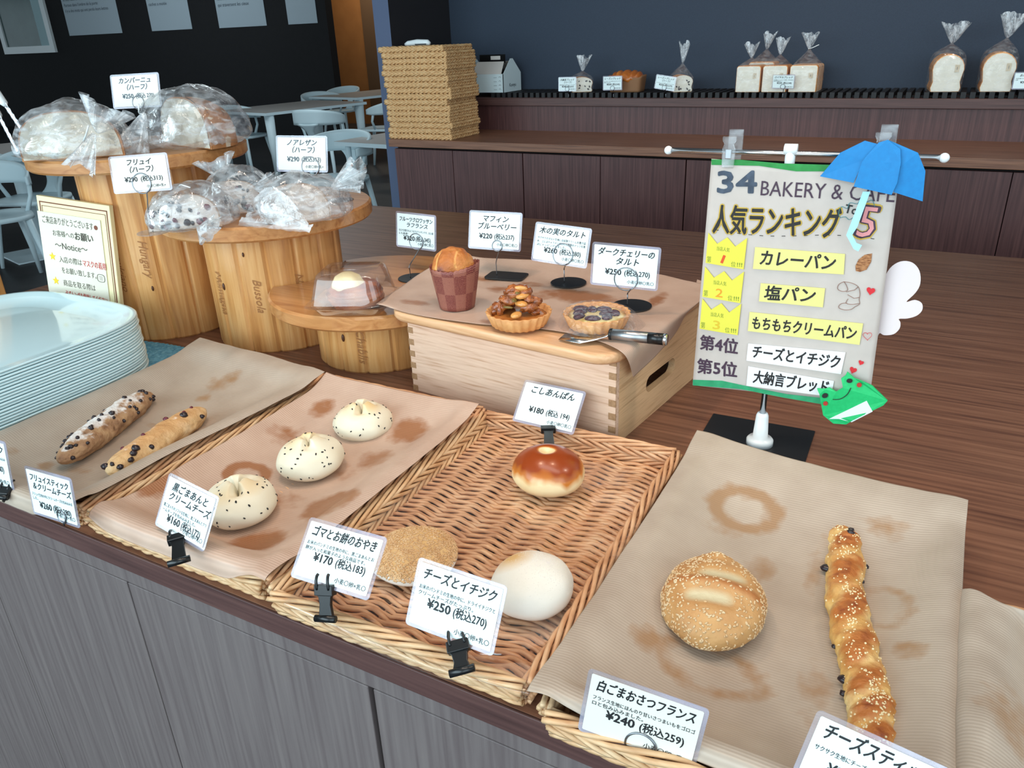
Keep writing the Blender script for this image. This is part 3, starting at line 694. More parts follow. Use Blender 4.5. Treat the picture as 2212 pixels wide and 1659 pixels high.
m_anpan = bread_mat('bun_side', [(.3, (232, 200, 146)), (.7, (244, 222, 178))], .4, 20, .12, 60, .1)
attr_mix(m_anpan, 'crust', (206, 124, 44), lo=.15, hi=.6, ns=26, amt=.35, rough=.28)
attr_mix(m_anpan, 'bake', (146, 58, 12), lo=.15, hi=.75, ns=18, amt=.5)
m_potato = bread_mat('sesame_bread_crust', [(.3, (176, 122, 70)), (.7, (208, 162, 106))], .5, 20, .45, 60)
attr_mix(m_potato, 'crust', (170, 98, 44), lo=.4, hi=.9, ns=26, amt=.35)
attr_mix(m_potato, 'cut', (204, 188, 152), lo=.35, hi=.9, ns=40, amt=.2)
m_stick_d = bread_mat('fruit_dough', [(.25, (110, 76, 56)), (.45, (168, 128, 94)), (.75, (196, 160, 120))], .65, 60, .9, 70)
attr_mix(m_stick_d, 'flour', (232, 226, 222), lo=.40, hi=.62, ns=110, amt=1.0)
m_stick_l = bread_mat('golden_dough', [(.25, (186, 138, 88)), (.5, (214, 176, 126)), (.75, (230, 204, 164))], .6, 40, .9, 60)
attr_mix(m_stick_l, 'crust', (200, 138, 80), lo=.5, hi=1.2, ns=40, amt=.8)
attr_mix(m_stick_l, 'flour', (238, 226, 214), lo=.42, hi=.7, ns=100, amt=1.0)
m_raisin = pm('dark_raisin', (34, 22, 30), .3, spec=.6)
m_berry = pm('red_berry', (96, 26, 44), .3)
m_cheese = bread_mat('cheese_pastry', [(.3, (206, 150, 76)), (.5, (226, 182, 110)), (.7, (238, 208, 146))], .5, 40, .9, 50)
attr_mix(m_cheese, 'crust', (178, 104, 46), lo=.2, hi=.7, ns=55, amt=1.0)
attr_mix(m_cheese, 'crust', (128, 52, 20), lo=.75, hi=1.05, ns=90, amt=1.1)
m_gran = pm('cheese_granules', (238, 216, 170), .6)

def skin(mb, fn, nu=64, nv=28):
    """closed surface from fn(direction angle, t from top 0 to bottom 1)"""
    n0 = len(mb.v); mb.grid(nu, nv, lambda u, v: fn(2*math.pi*u, max(.001, min(.999, v))), wrap=True); return mb.v[n0:]
def dome_fn(rx, ry, h, c, rot=0., flat=.34, nz=.03, seed=0., wob=.02, top=None):
    cr, sr = math.cos(rot), math.sin(rot)
    def fn(a, t):
        th = math.pi*t; x, y, z = math.sin(th)*math.cos(a), math.sin(th)*math.sin(a), math.cos(th)
        k = 1+nz*noise.noise(V((x, y, z))*1.7+V((seed, 0, 0)))+wob*math.cos(2*a+seed)
        zz = h*flat+z*(h*(1-flat) if z > 0 else h*flat*1.15)
        px, py = x*rx*k, y*ry*k
        if top: px, py, zz = top(a, t, px, py, zz)
        zz = max(zz, 0)
        return V((c.x+px*cr-py*sr, c.y+px*sr+py*cr, c.z+zz))
    return fn
def seeds(fn, n, size, t0=.02, t1=.62, keep=None, flat=.6, seedv=1):
    R = random.Random(seedv); mb = MB(); k = 0; tries = 0
    while k < n and tries < n*20:
        tries += 1
        a = R.uniform(0, 2*math.pi); ct = R.uniform(math.cos(math.pi*t1), math.cos(math.pi*t0)); t = math.acos(ct)/math.pi
        if keep and not keep(a, t, R): continue
        p = fn(a, t); du = fn(a+.02, t)-p; dv = fn(a, min(.999, t+.01))-p; nn = dv.cross(du)
        nn = nn.normalized() if nn.length > 1e-12 else V((0, 0, 1))
        if nn.z < -.4: nn = -nn
        s_ = size*R.uniform(.8, 1.2); q = nn.to_track_quat('Z', 'Y').to_matrix() @ M.Rotation(R.uniform(0, 6.28), 3, 'Z')
        mb.blob(p+nn*s_*.15, (s_, s_*.55, s_*flat*.6), 6, 4, q); k += 1
    return mb
zf = .0115
def set_attr(o, name, fn): attr(o, name, [fn(p.co) for p in o.data.vertices])

# three black sesame buns, tops snipped open
def sesame_bun(px, r, label, sd, gape):
    c = at(*px, zf+.012); c.z = zf
    t = thing('black_sesame_bun', label, 'bread', c, group='black sesame buns')
    h = .052
    def top(a, tt, x, y, z):
        rho = math.hypot(x, y)/r
        cut = max(abs(math.cos(1.5*(a-sd)))-.72, 0)/.28
        d = max(0, 1-rho/.55)
        z -= .016*cut*d**.7*gape+.010*max(0, 1-rho/.16)*gape
        z += .005*(1-cut)*max(0, 1-abs(rho-.25)/.25)
        return x, y, z
    fn = dome_fn(r, r*.97, h, c, .3+sd, .4, .05, sd, .02, top)
    mb = MB(); skin(mb, fn, 84, 40); o = mb.build('bun', m_pale, t)
    zmax = h
    set_attr(o, 'crust', lambda p: max(0, (p.z-.55*zmax)/(.5*zmax))*(.6+.5*noise.noise(p*30+V((sd, 0, 0)))))
    seeds(fn, 56, .0019, .06, .62, seedv=int(sd*10)+3).build('sesame_seeds', m_bseed, t)['kind'] = 'stuff'
sesame_bun((786, 925), .0430, 'black sesame bun at the back of its tray, nearest the bamboo box', .4, 1.0)
sesame_bun((674, 1003), .0455, 'middle of the three black sesame buns, golden on its right side', 1.5, .6)
sesame_bun((522, 1100), .0460, 'front black sesame bun, torn open wide, behind its price card', 2.6, 1.35)

# sesame oyaki
c = at(896, 1212, zf+.006); c.z = zf+.001
t = thing('sesame_rice_cake_bun', 'flat round bun thickly coated in toasted sesame, on the bare wicker tray', 'bread', c)
fn = dome_fn(.0500, .0490, .030, c, 0, .42, .02, 2., .015, lambda a, tt, x, y, z: (x*1.0, y*1.0, min(z, .0285+.0015*noise.noise(V((x*60, y*60, 0))))))
mb = MB(); skin(mb, fn, 72, 30); o = mb.build('bun', m_white_bun, t); set_attr(o, 'crust', lambda p: .95 if p.z > .018 else .2)
seeds(fn, 2600, .0018, .005, .46, seedv=5).build('sesame_seeds', m_wseed, t)['kind'] = 'stuff'
# cheese and fig bun
c = at(1150, 1288, zf+.010); c.z = zf+.001
t = thing('white_bun', 'white round bun dusted with flour, front right of the bare wicker tray', 'bread', c)
fn = dome_fn(.0425, .043, .053, c, .5, .42, .05, 5., .015)
mb = MB(); skin(mb, fn, 72, 36); o = mb.build('bun', m_white_bun, t)
set_attr(o, 'crust', lambda p: max(0, 1-math.hypot(p.x+.026, p.y-.004)/.036)*max(0, p.z/.052)*1.3)
R = random.Random(4); mb = MB()
for i in range(900):
    a = R.uniform(0, 6.283); tt = abs(R.gauss(0, .11)); p = fn(a+0, tt+.001); p = p
    off = V((.010, .006, 0)); q = fn(math.atan2(p.y-c.y+off.y, p.x-c.x+off.x)-.5, min(.45, math.hypot(p.x-c.x+off.x, p.y-c.y+off.y)/.046*.5)); mb.blob(q, (.00035,)*3, 4, 3)
mb.build('flour_dusting', m_flour, t)['kind'] = 'stuff'
# glazed anpan
c = at(1184, 1036, zf+.012); c.z = zf+.001
t = thing('bean_paste_bun', 'glossy brown round bun with a pale dimple, at the back of the bare wicker tray', 'bread', c)
def top(a, tt, x, y, z):
    q = math.hypot(x+.002, y-.002); return x, y, z-.009*math.exp(-(q/.0085)**2)
fn = dome_fn(.0475, .0450, .056, c, 0, .40, .03, 1., .01, top)
mb = MB(); skin(mb, fn, 110, 60); o = mb.build('bun', m_anpan, t)
def cr(p):
    q = math.hypot((p.x+.002)*.8, p.y-.002)
    edge = .5+.16*noise.noise(V((p.x*38, p.y*38, 3)))+.10*noise.noise(V((p.x*110, p.y*110, 7)))
    k = (p.z/.056-edge+.10)*3.2+.1
    return max(0, min(1.3, k))*(0 if q < .0072 else min(1, (q-.0072)/.005))
set_attr(o, 'crust', cr); set_attr(o, 'bake', lambda p: max(0, cr(p)-.25)*(.9 if p.z > .032 else .5))
# sesame sweet-potato bread
c = at(1538, 1322, zf+.010); c.z = zf+.001
t = thing('sesame_potato_bread', 'oval white-sesame bread with two pale slashes, on the right-hand paper', 'bread', c)
rot = -.55
def sl(x, y):
    s1 = math.exp(-((y-.012-.06*x)/.0085)**2)*max(0, 1-(abs(x-.006)/.028)**4)
    s2 = math.exp(-((y+.022-.04*x)/.0095)**2)*max(0, 1-(abs(x+.002)/.028)**4)
    return max(s1, s2)
def top(a, tt, x, y, z):
    if tt < .55:
        z -= .0035*sl(x, y); z += .0022*math.exp(-((y+.004)/.007)**2)
        z += .007*math.exp(-(((x+.006)/.016)**2+((y-.050)/.008)**2))
    return x, y, z
fn = dome_fn(.0520, .0600, .050, c, rot*0+.12, .42, .06, 3., .02, top)
mb = MB(); skin(mb, fn, 110, 60); o = mb.build('loaf', m_potato, t)
M12 = M.Rotation(-.12, 3, 'Z')
def lc(p): return M12 @ p
set_attr(o, 'cut', lambda p: sl(lc(p).x, lc(p).y)*(1 if p.z > .02 else 0))
set_attr(o, 'crust', lambda p: (.75*math.exp(-((lc(p).y+.003)/.010)**2)+.5*math.exp(-((lc(p).y-.03)/.010)**2)+.4*math.exp(-((lc(p).y+.042)/.006)**2))*(1 if p.z > .024 else .1))
def keep(a, tt, R):
    p = lc(fn(a, tt)-c); d = sl(p.x, p.y)
    dens = .75 if p.x < .012 else .4
    if p.y < -.030: dens *= .6
    return R.random() < dens*(1-d*1.3) and p.z > .012
seeds(fn, 1250, .0018, .005, .64, keep, seedv=8).build('sesame_seeds', m_wseed2, t)['kind'] = 'stuff'
mb = MB(); mb.blob(c+M.Rotation(.12, 3, 'Z') @ V((-.0215, .012, .0445)), (.0036, .002, .0012), 8, 5); mb.build('slash_hole', m_raisin, t)
mb = MB(); mb.blob(c+V((-.013, .0525, .031)), (.011, .006, .007), 12, 8, amp=.2); mb.build('potato_piece', pm('sweet_potato', rough=.35, ramp=[(.3, (196, 118, 20)), (.7, (222, 164, 40))], ns=60), t)

# bread sticks
def stick(name, p0, p1, r, label, m, sd, lump=.1):
    a, b = at(*p0, zf+r*.8), at(*p1, zf+r*.8); a.z = b.z = zf+r*.86
    cc = (a+b)/2; d = b-a; Ln = d.length; d.normalize(); sdir = V((-d.y, d.x, 0))
    t = thing(name, label, 'bread', (cc.x, cc.y, zf))
    def fn(ang, tt):
        x = (tt-.5)*Ln; e = abs(2*tt-1); w = r*(1-e**5)**.5*(1-.22*e*e); bend = .004*math.sin(3*tt+sd)
        k = 1+lump*noise.noise(V((x*40, math.cos(ang)*1.4, math.sin(ang)*1.4+sd)))+.5*1.0*lump*noise.noise(V((x*110, math.cos(ang)*3, math.sin(ang)*3)))
        z = math.sin(ang)*w*k*.86
        return cc+d*x+sdir*(math.cos(ang)*w*k+bend)+V((0, 0, max(z, -r*.8)))
    mb = MB(); mb.grid(56, 150, lambda u, v: fn(2*math.pi*u, v), wrap=True)
    return t, fn, mb, cc, d, sdir, Ln
t, fn, mb, cc, d, sd_, Ln = stick('currant_stick_bread', (134, 1000), (322, 852), .0225, 'dark bread stick studded with currants and dusted with flour, nearest the white trays', m_stick_d, 1., .16)
o = mb.build('loaf', m_stick_d, t); set_attr(o, 'flour', lambda p: max(0, (p.z-.022)/.02)*.8+.25*noise.noise(p*60))
def bits(fn, n, name, m, size, sv, t, a0=.0, a1=3.14):
    R = random.Random(sv)
    for i in range(n):
        a = R.uniform(a0, a1); tt = R.uniform(.03, .97); p = fn(a, tt); q = p+(p-(cc+d*((tt-.5)*Ln)))*.02
        mb = MB(); s_ = size*R.uniform(.6, 1.25); mb.blob(q, (s_, s_*R.uniform(.7, 1), s_*.8), 8, 6, M.Rotation(R.uniform(0, 3), 3, 'Z'), amp=.3)
        mb.build(name, m, t)
bits(fn, 52, 'currant', m_raisin, .0038, 2, t, -.2, 3.3)
t, fn, mb, cc, d, sd_, Ln = stick('fruit_stick_bread', (236, 1024), (438, 886), .0225, 'golden bread stick with a few dried fruits, right of the currant stick', m_stick_l, 2.5, .10)
o = mb.build('loaf', m_stick_l, t); set_attr(o, 'flour', lambda p: max(0, (p.z-.026)/.02)*.55+.25*noise.noise(p*50)); set_attr(o, 'crust', lambda p: max(0, (p.z-.012)/.03))
bits(fn, 9, 'raisin', m_raisin, .0052, 5, t, .3, 2.9); bits(fn, 7, 'berry', m_berry, .0045, 9, t, .0, 2.9)
# twisted cheese stick
pts = [at(*p, zf+.012) for p in ((1818, 1148), (1826, 1200), (1826, 1290), (1846, 1390), (1872, 1490), (1884, 1560), (1880, 1640))]
c0 = pts[3].copy()
t = thing('cheese_twist_bread', 'long twisted golden cheese bread stick on the right-hand paper', 'bread', (c0.x, c0.y, zf))
LN = sum((pts[i+1]-pts[i]).length for i in range(len(pts)-1))
def tw(ang, tt):
    p = catmull(pts, tt); q = catmull(pts, min(1, tt+.01))-catmull(pts, max(0, tt-.01)); dd = q.normalized(); s_ = V((-dd.y, dd.x, 0))
    e = abs(2*tt-1); w = .0185*(1-e**9)**.5*(1+.12*noise.noise(V((tt*9, 3, 0))))
    tw_ = ang-tt*LN/.085*2*math.pi
    k = 1+.13*abs(math.sin(tw_))-.07+.13*noise.noise(V((tt*40, math.cos(ang)*1.5, math.sin(ang)*1.5)))+.06*noise.noise(V((tt*130, math.cos(ang)*4, math.sin(ang)*4)))
    return V((p.x, p.y, zf+.013))+s_*(math.cos(ang)*w*k)+V((0, 0, max(math.sin(ang)*w*k*.8, -.0125)))
mb = MB(); mb.grid(48, 170, lambda u, v: tw(2*math.pi*u, v), wrap=True); o = mb.build('loaf', m_cheese, t)
vals = []
for j in range(170):
    for i in range(48):
        a = 2*math.pi*i/48; tt = j/169; s_ = abs(math.sin(a-tt*LN/.085*2*math.pi)); vals.append(max(0, math.sin(a))**.6*(.38+.45*s_))
attr(o, 'crust', vals)
R = random.Random(3); mb = MB()
for i in range(1000):
    a = R.gauss(1.5, .5); tt = R.random()*.96+.02
    if noise.noise(V((tt*22, a*1.2, 0))) < -.05: continue
    p = tw(a, tt); s_ = R.uniform(.0005, .0013); mb.blob(p, (s_, s_, s_), 5, 4)
mb.build('cheese_granules', m_gran, t)['kind'] = 'stuff'
for a, tt, s_ in ((3.2, .24, .0065), (3.2, .52, .003), (3.15, .64, .0055), (3.2, .70, .004), (-.1, .20, .004), (0, .69, .004), (1.0, .05, .0036), (1.3, .10, .004), (.1, .27, .0026)):
    mb = MB(); mb.blob(tw(a, tt), (s_, s_*.8, s_*.6), 10, 7, amp=.4); mb.build('raisin', m_raisin, t)

# ------------------------------------------------------------ muffin and tarts on the board
ZP = ZT+.0035
c = at(965, 672, ZP); c = c+V((.002, .028, 0))
t = thing('blueberry_muffin', 'tall muffin in a brown printed paper cup', 'muffin', c)
m_cup = pm('brown_printed_paper', (124, 62, 52), .55)
def cup_tex(m):
    nt = m.node_tree; L = nt.links; N = nt.nodes.new; b = nt.nodes['Principled BSDF']
    tc = N('ShaderNodeTexCoord'); ck = N('ShaderNodeTexChecker'); ck.inputs['Scale'].default_value = 1
    mp = N('ShaderNodeMapping'); mp.inputs['Scale'].default_value = (12, 2.3, 1); L.new(tc.outputs['UV'], mp.inputs[0]); L.new(mp.outputs[0], ck.inputs[0])
    ck.inputs[1].default_value = lin((112, 48, 44)); ck.inputs[2].default_value = lin((142, 84, 70))
    br = N('ShaderNodeTexBrick'); br.inputs['Scale'].default_value = 1; br.inputs['Mortar Size'].default_value = .02; br.inputs['Brick Width'].default_value = .16; br.inputs['Row Height'].default_value = .10
    mp2 = N('ShaderNodeMapping'); mp2.inputs['Scale'].default_value = (14, 2.6, 1); L.new(tc.outputs['UV'], mp2.inputs[0]); L.new(mp2.outputs[0], br.inputs[0])
    t2 = N('ShaderNodeTexNoise'); t2.inputs['Scale'].default_value = 60; mp3 = N('ShaderNodeMapping'); mp3.inputs['Scale'].default_value = (3.5, .8, 1); L.new(tc.outputs['UV'], mp3.inputs[0]); L.new(mp3.outputs[0], t2.inputs[0])
    w = N('ShaderNodeTexWave'); w.bands_direction = 'Y'; w.inputs['Scale'].default_value = 8.5; L.new(tc.outputs['UV'], w.inputs[0])
    mu = N('ShaderNodeMath'); mu.operation = 'MULTIPLY'; L.new(t2.outputs['Fac'], mu.inputs[0]); L.new(w.outputs['Fac'], mu.inputs[1])
    mr = N('ShaderNodeMapRange'); mr.inputs[1].default_value = .38; mr.inputs[2].default_value = .5; L.new(mu.outputs[0], mr.inputs[0])
    mx = N('ShaderNodeMix'); mx.data_type = 'RGBA'; L.new(mr.outputs[0], mx.inputs[0]); L.new(ck.outputs[0], mx.inputs[6]); mx.inputs[7].default_value = lin((168, 108, 88)); L.new(mx.outputs[2], b.inputs['Base Color'])
cup_tex(m_cup)
def cupf(u_, v_):
    a = 2*math.pi*u_; r = .0275+.0115*v_; r *= 1+.02*abs(math.sin(4*a))
    z = .066*v_+(.007*max(0, math.cos(a-.15))**2+.0022*abs(math.sin(15*a)))*(v_**6)
    return c+V((r*math.cos(a), r*math.sin(a), z))
mb = MB(); mb.grid(96, 12, cupf, wrap=True); mb.f.append(tuple(range(95, -1, -1))); mb.sm.append(False); o = mb.build('paper_cup', m_cup, t, solid=.0006)
uv = o.data.uv_layers.new(name='UVMap')
for pl in o.data.polygons:
    for li in pl.loop_indices:
        vi = o.data.loops[li].vertex_index; uu = (vi % 96)/96; 
        uv.data[li].uv = (uu, (vi//96)/11)
m_muf = bread_mat('muffin_crust', [(.25, (142, 74, 34)), (.5, (184, 108, 50)), (.7, (216, 150, 82))], .55, 34, .5, 120)
attr_mix(m_muf, 'berry', (92, 40, 56), lo=.4, hi=.9, ns=70, amt=.6)
attr_mix(m_muf, 'crack', (226, 168, 96), lo=.35, hi=.9, ns=90, amt=.5)
fn = dome_fn(.0352, .0350, .060, c+V((-.0022, .0, .036)), 0, .40, .10, 9., .02, lambda a, tt, x, y, z: (x, y, z+.0022*noise.noise(V((x*130, y*130, z*130)))-.003*math.exp(-((x+.014+.2*(z-.05))/.0022)**2)*(1 if tt < .45 else 0)))
mb = MB(); skin(mb, fn, 72, 40); o = mb.build('muffin_top', m_muf, t)
set_attr(o, 'berry', lambda p: max(0, 1-((p.x+.004)**2+(p.y+.030)**2+(p.z-.066)**2)**.5/.017)*1.3)
set_attr(o, 'crack', lambda p: 1.3*math.exp(-((p.x+.016+.2*(p.z-.086))/.0026)**2)*(1 if p.y < .01 and p.z > .066 else 0)+.8*math.exp(-((p.x-.016+.3*(p.z-.08))/.0018)**2)*(1 if p.z > .07 and p.y < 0 else 0))

m_crust = bread_mat('tart_crust', [(.3, (196, 130, 74)), (.7, (222, 164, 104))], .6, 60, .4, 160)
def tart(px, label, name, cat='tart'):
    c = at(*px, ZP+.010); c.z = ZP
    t = thing(name, label, cat, c)
    n = 24; fl = lambda a, z: 1+.028*math.cos(n*a)
    mb = MB(); mb.lathe([(.038, 0), (.0405, .002), (.0485, .021), (.047, .0222), (.0445, .020), (.042, .014), (.001, .0135)], 144, c, fl); mb.build('fluted_crust', m_crust, t)
    return t, c
t, c = tart((1121, 686), 'nut tart piled with caramelised nuts', 'nut_tart')
m_nut = bread_mat('caramel_walnut', [(.3, (112, 52, 20)), (.5, (158, 84, 36)), (.7, (190, 112, 52))], .18, 90, .5, 200, .6)
m_alm = pm('caramel_almond', rough=.2, ramp=[(.3, (196, 128, 58)), (.7, (222, 160, 88))], ns=40, coat=.6)
m_pum = pm('pumpkin_seed', (112, 92, 40), .3, coat=.4)
mb = MB(); mb.lathe([(.043, .0142), (.033, .0175), (.001, .0185)], 48, c, lambda a, z: 1+.03*math.sin(5*a)); mb.build('caramel_filling', bread_mat('caramel', [(.3, (150, 82, 32)), (.7, (196, 124, 60))], .3, 50, .4, 120, .3), t)
R = random.Random(21)
for i in range(28):
    k = i/28; rad = (.033*(1-k)+.003)*R.uniform(.6, 1.05); a = i*2.4+.3; z = .021+.036*k**.8
    p = c+V((rad*math.cos(a), rad*math.sin(a), z)); rot = M.Rotation(R.uniform(0, 3.1), 3, 'Z') @ M.Rotation(R.uniform(-.8, .8), 3, 'X')
    kind = i % 4
    mb = MB()
    if kind < 2: mb.blob(p, (.0128, .0084, .0072), 16, 10, rot, amp=.45); mb.build('walnut', m_nut, t)
    elif kind == 2: mb.blob(p, (.0118, .0074, .0044), 12, 8, rot); mb.build('almond', m_alm, t)
    else: mb.blob(p, (.0084, .0040, .0022), 10, 6, rot); mb.build('pumpkin_seed', m_pum, t)
mb = MB(); mb.blob(c+V((-.030, -.012, .021)), (.010, .007, .009), 16, 10, M.Rotation(1.1, 3, 'Z'), amp=.4); mb.build('walnut', m_nut, t)
mb = MB(); mb.blob(c+V((-.022, -.017, .022)), (.005, .008, .011), 16, 10, M.Rotation(.3, 3, 'Z'), amp=.4); mb.build('walnut', m_nut, t)
t, c = tart((1289, 690), 'dark cherry tart under clear film', 'cherry_tart')
m_cust = pm('custard', rough=.3, ramp=[(.35, (206, 164, 66)), (.6, (230, 214, 150))], ns=60, coat=.4)
mb = MB(); mb.lathe([(.0435, .0165), (.033, .0185), (.001, .0190)], 64, c, lambda a, z: 1+.02*math.sin(7*a)); mb.build('custard', m_cust, t)
m_cher = pm('dark_cherry', (66, 16, 36), .16, spec=.5)
for x, y in ((-.024, -.006), (-.012, .012), (.003, .020), (.012, .006), (.024, .010), (-.018, -.022), (.004, -.024), (.020, -.010), (-.030, .010)):
    mb = MB(); mb.blob(c+V((x, y, .0195)), (.0118, .0078, .0046), 14, 9, M.Rotation(x*90, 3, 'Z'), amp=.12); mb.build('cherry', m_cher, t)
def wrap(u_, v_):
    a = 2*math.pi*u_; r = .057*v_; ext = max(0, math.cos(a-.55))**3
    z = .0255-.022*max(0, (v_-.80)/.2)**1.5
    r *= 1+.5*ext*max(0, v_-.5)
    z = max(z-.006*ext*v_, .0015)
    return c+V((r*math.cos(a), r*math.sin(a), z+.0016*noise.noise(V((math.cos(a)*4*v_*3, math.sin(a)*12*v_, 0)))))
mb = MB(); mb.grid(72, 18, wrap, wrap=True); mb.build('clear_film', film('tart_film', cloud=.02, gl=.05, bump=.5, bns=90, streak=(60, 160, 40)), t)
# cake server
a, b = at(1322, 722, ZP+.012), at(1432, 733, ZP+.014); a = a+V((0, 0, 0)); d = (b-a).normalized()
t = thing('cake_server', 'steel cake server with a tubular handle, under the cherry tart', 'cake server', (a.x, a.y, ZP))
mb = MB(); mb.tube([a+d*.0, a+d*.052], .0078, 24); mb.build('handle', m_bsteel, t)
mb = MB(); mb.tube([a-d*.003, a], .0082, 24); mb.build('collar', m_blackp, t)
mb = MB(); mb.tube([a+d*.052, a+d*.073], .0080, 24); mb.build('black_band', m_blackp, t)
mb = MB(); mb.tube([a+d*.073, a+d*.0765, a+d*.0775], [.0082, .0082, .0074], 24); mb.build('end_cap', m_steel, t)
s_ = V((-d.y, d.x, 0)).normalized()
mb = MB(); P_ = [a-d*.001, a-d*.02-V((0, 0, .008)), a-d*.04-V((0, 0, .0105)), a-d*.075-V((0, 0, .0114))]; hw_ = [.006, .007, .020, .012]
mb.add([p+s_*w for p, w in zip(P_, hw_)]+[p-s_*w for p, w in zip(P_, hw_)], [(0, 1, 5, 4), (1, 2, 6, 5), (2, 3, 7, 6)]); mb.build('blade', m_steel, t, solid=.0012)

# ------------------------------------------------------------ clear bags
def crum(p, amp, sc, sd):
    q = p*sc+V((sd, sd*.7, 0))
    n1 = 1-abs(noise.noise(q))*2; n2 = 1-abs(noise.noise(q*2.3+V((9, 0, 0))))*2; n3 = noise.noise(q*.6)
    return amp*(.6*n1+.3*n2+.8*n3)
def bag_over(name, t, c, rx, ry, h, rot, sd, m, amp=.010, tail=None, pinch=None):
    fn0 = dome_fn(rx, ry, h, c, rot, .22, .06, sd, .03)
    def fn(a, tt):
        p = fn0(a, tt); d_ = (p-c-V((0, 0, h*.3))); d_ = d_.normalized() if d_.length > 1e-6 else V((0, 0, 1))
        p = p+d_*crum(p, amp, 17, sd)
        if pinch is not None:
            for q, rr_ in pinch:
                e = (p-q).length/rr_
                if e < 1: p = p.lerp(q, .75*(1-e)**1.2)
        p.z = max(p.z, c.z+.0008)
        return p
    mb = MB(); skin(mb, fn, 90, 50); return mb.build(name, m, t)
def fan(name, t, base, axis, spread, length, width, m, sd=0, n=44, plane=None):
    """the gathered end of a bag: pleats opening out from the tie"""
    axis = V(axis).normalized(); s_ = V(plane).normalized() if plane else axis.orthogonal().normalized(); s_ = (s_-axis*s_.dot(axis)).normalized(); w_ = axis.cross(s_)
    def fn(u_, v_):
        a = 2*math.pi*u_; k = v_**.8; rip = 1+.22*math.sin(7*a+sd)*v_+.08*math.sin(15*a)*v_
        L_ = length*v_*(1+.12*math.sin(2*a+sd)+.04*math.sin(7*a+2*sd))
        return base+axis*L_+s_*(math.cos(a)*(.003+width*k)*rip)+w_*(math.sin(a)*(.003+width*spread*k)*rip)
    mb = MB(); mb.grid(n*2, 14, fn, wrap=True); return mb.build(name, m, t)
def tie(t, p, d1, d2, m=None):
    mb = MB(); p = V(p); d1, d2 = V(d1), V(d2)
    mb.tube([p+d1, p+d1*.1, p+d2*.1, p+d2], .0017, 6, flat=.6); mb.build('twist_tie', m_white_pl, t)
m_crumb = bread_mat('open_crumb', [(.3, (176, 160, 140)), (.5, (214, 204, 188)), (.75, (228, 220, 206))], .8, 30, .6, 60)
m_rye = bread_mat('floured_rye_crust', [(.3, (164, 104, 60)), (.6, (196, 134, 84)), (.8, (216, 168, 124))], .7, 14, .4, 60)
attr_mix(m_rye, 'flour', (226, 206, 182), lo=.45, hi=.75, ns=90, amt=.6)
m_fcrumb = bread_mat('fruit_crumb', [(.3, (188, 172, 164)), (.6, (222, 212, 204)), (.8, (234, 226, 218))], .8, 26, .5, 70)
def half_loaf(t, c, R, H, yaw, crust, crumb, seed, fruits=0, squash=1., stripes=False):
    """half of a round loaf: cut face towards local -y"""
    cy_, sy_ = math.cos(yaw), math.sin(yaw); c = V(c)
    tr = lambda x, y, z: V((c.x+x*cy_-y*sy_, c.y+x*sy_+y*cy_, c.z+z))
    def prof(s_):   # outline of the cut face, s from 0 (left bottom) over the top to 1
        a = math.pi*(1-s_); x = R*math.copysign(abs(math.cos(a))**.8, math.cos(a)); z = H*max(0, math.sin(a))**.62
        return x, z
    def fn(u_, v_):
        x, z = prof(u_); k = math.cos(v_*math.pi/2)**.75; y = R*squash*math.sin(v_*math.pi/2)
        n_ = 1+.04*noise.noise(V((x*20+seed, y*20, z*20)))
        return tr(x*k*n_, y, z*(.25+.75*k)*n_ if z > 0 else 0)
    mb = MB(); mb.grid(50, 26, fn); mb.grid(50, 2, lambda u_, v_: tr(prof(u_)[0], 0, prof(u_)[1]*v_)); 
    mb.add([tr(R, 0, 0), tr(-R, 0, 0)], [])
    o = mb.build('loaf', crust, t)
    n0 = 50*26; lp = (MW[t.name].inverted())
    if stripes:
        vals = []
        for p in o.data.vertices:
            q = V((p.co.x*cy_+p.co.y*sy_, -p.co.x*sy_+p.co.y*cy_, p.co.z)); vals.append(max(0, math.sin((q.z*1.0+q.y*.25+.1*q.x)*2*math.pi/.016))**6*1.2)
        attr(o, 'flour', vals)
    mb = MB(); mb.grid(46, 10, lambda u_, v_: tr(prof(.02+.96*u_)[0]*.965, -.0015+.001*noise.noise(V((u_*40, v_*20, seed))), .002+prof(.02+.96*u_)[1]*.95*v_)); mb.build('cut_face', crumb, t)
    Rr = random.Random(int(seed*10))
    for i in range(fruits):
        u_, v_ = Rr.uniform(.08, .92), Rr.uniform(.05, .9); x, z = prof(u_); s_ = Rr.uniform(.003, .0075)
        mb = MB(); mb.blob(tr(x*.93*Rr.uniform(.4, 1), -.0022, z*.92*v_+.003), (s_, .0015, s_*Rr.uniform(.5, .9)), 9, 6, M.Rotation(yaw, 3, 'Z') @ M.Rotation(Rr.uniform(0, 3), 3, 'Y'), amp=.3); mb.build('fruit', m_raisin if Rr.random() < .6 else m_berry, t)
    return tr
z1 = SP[0][3]
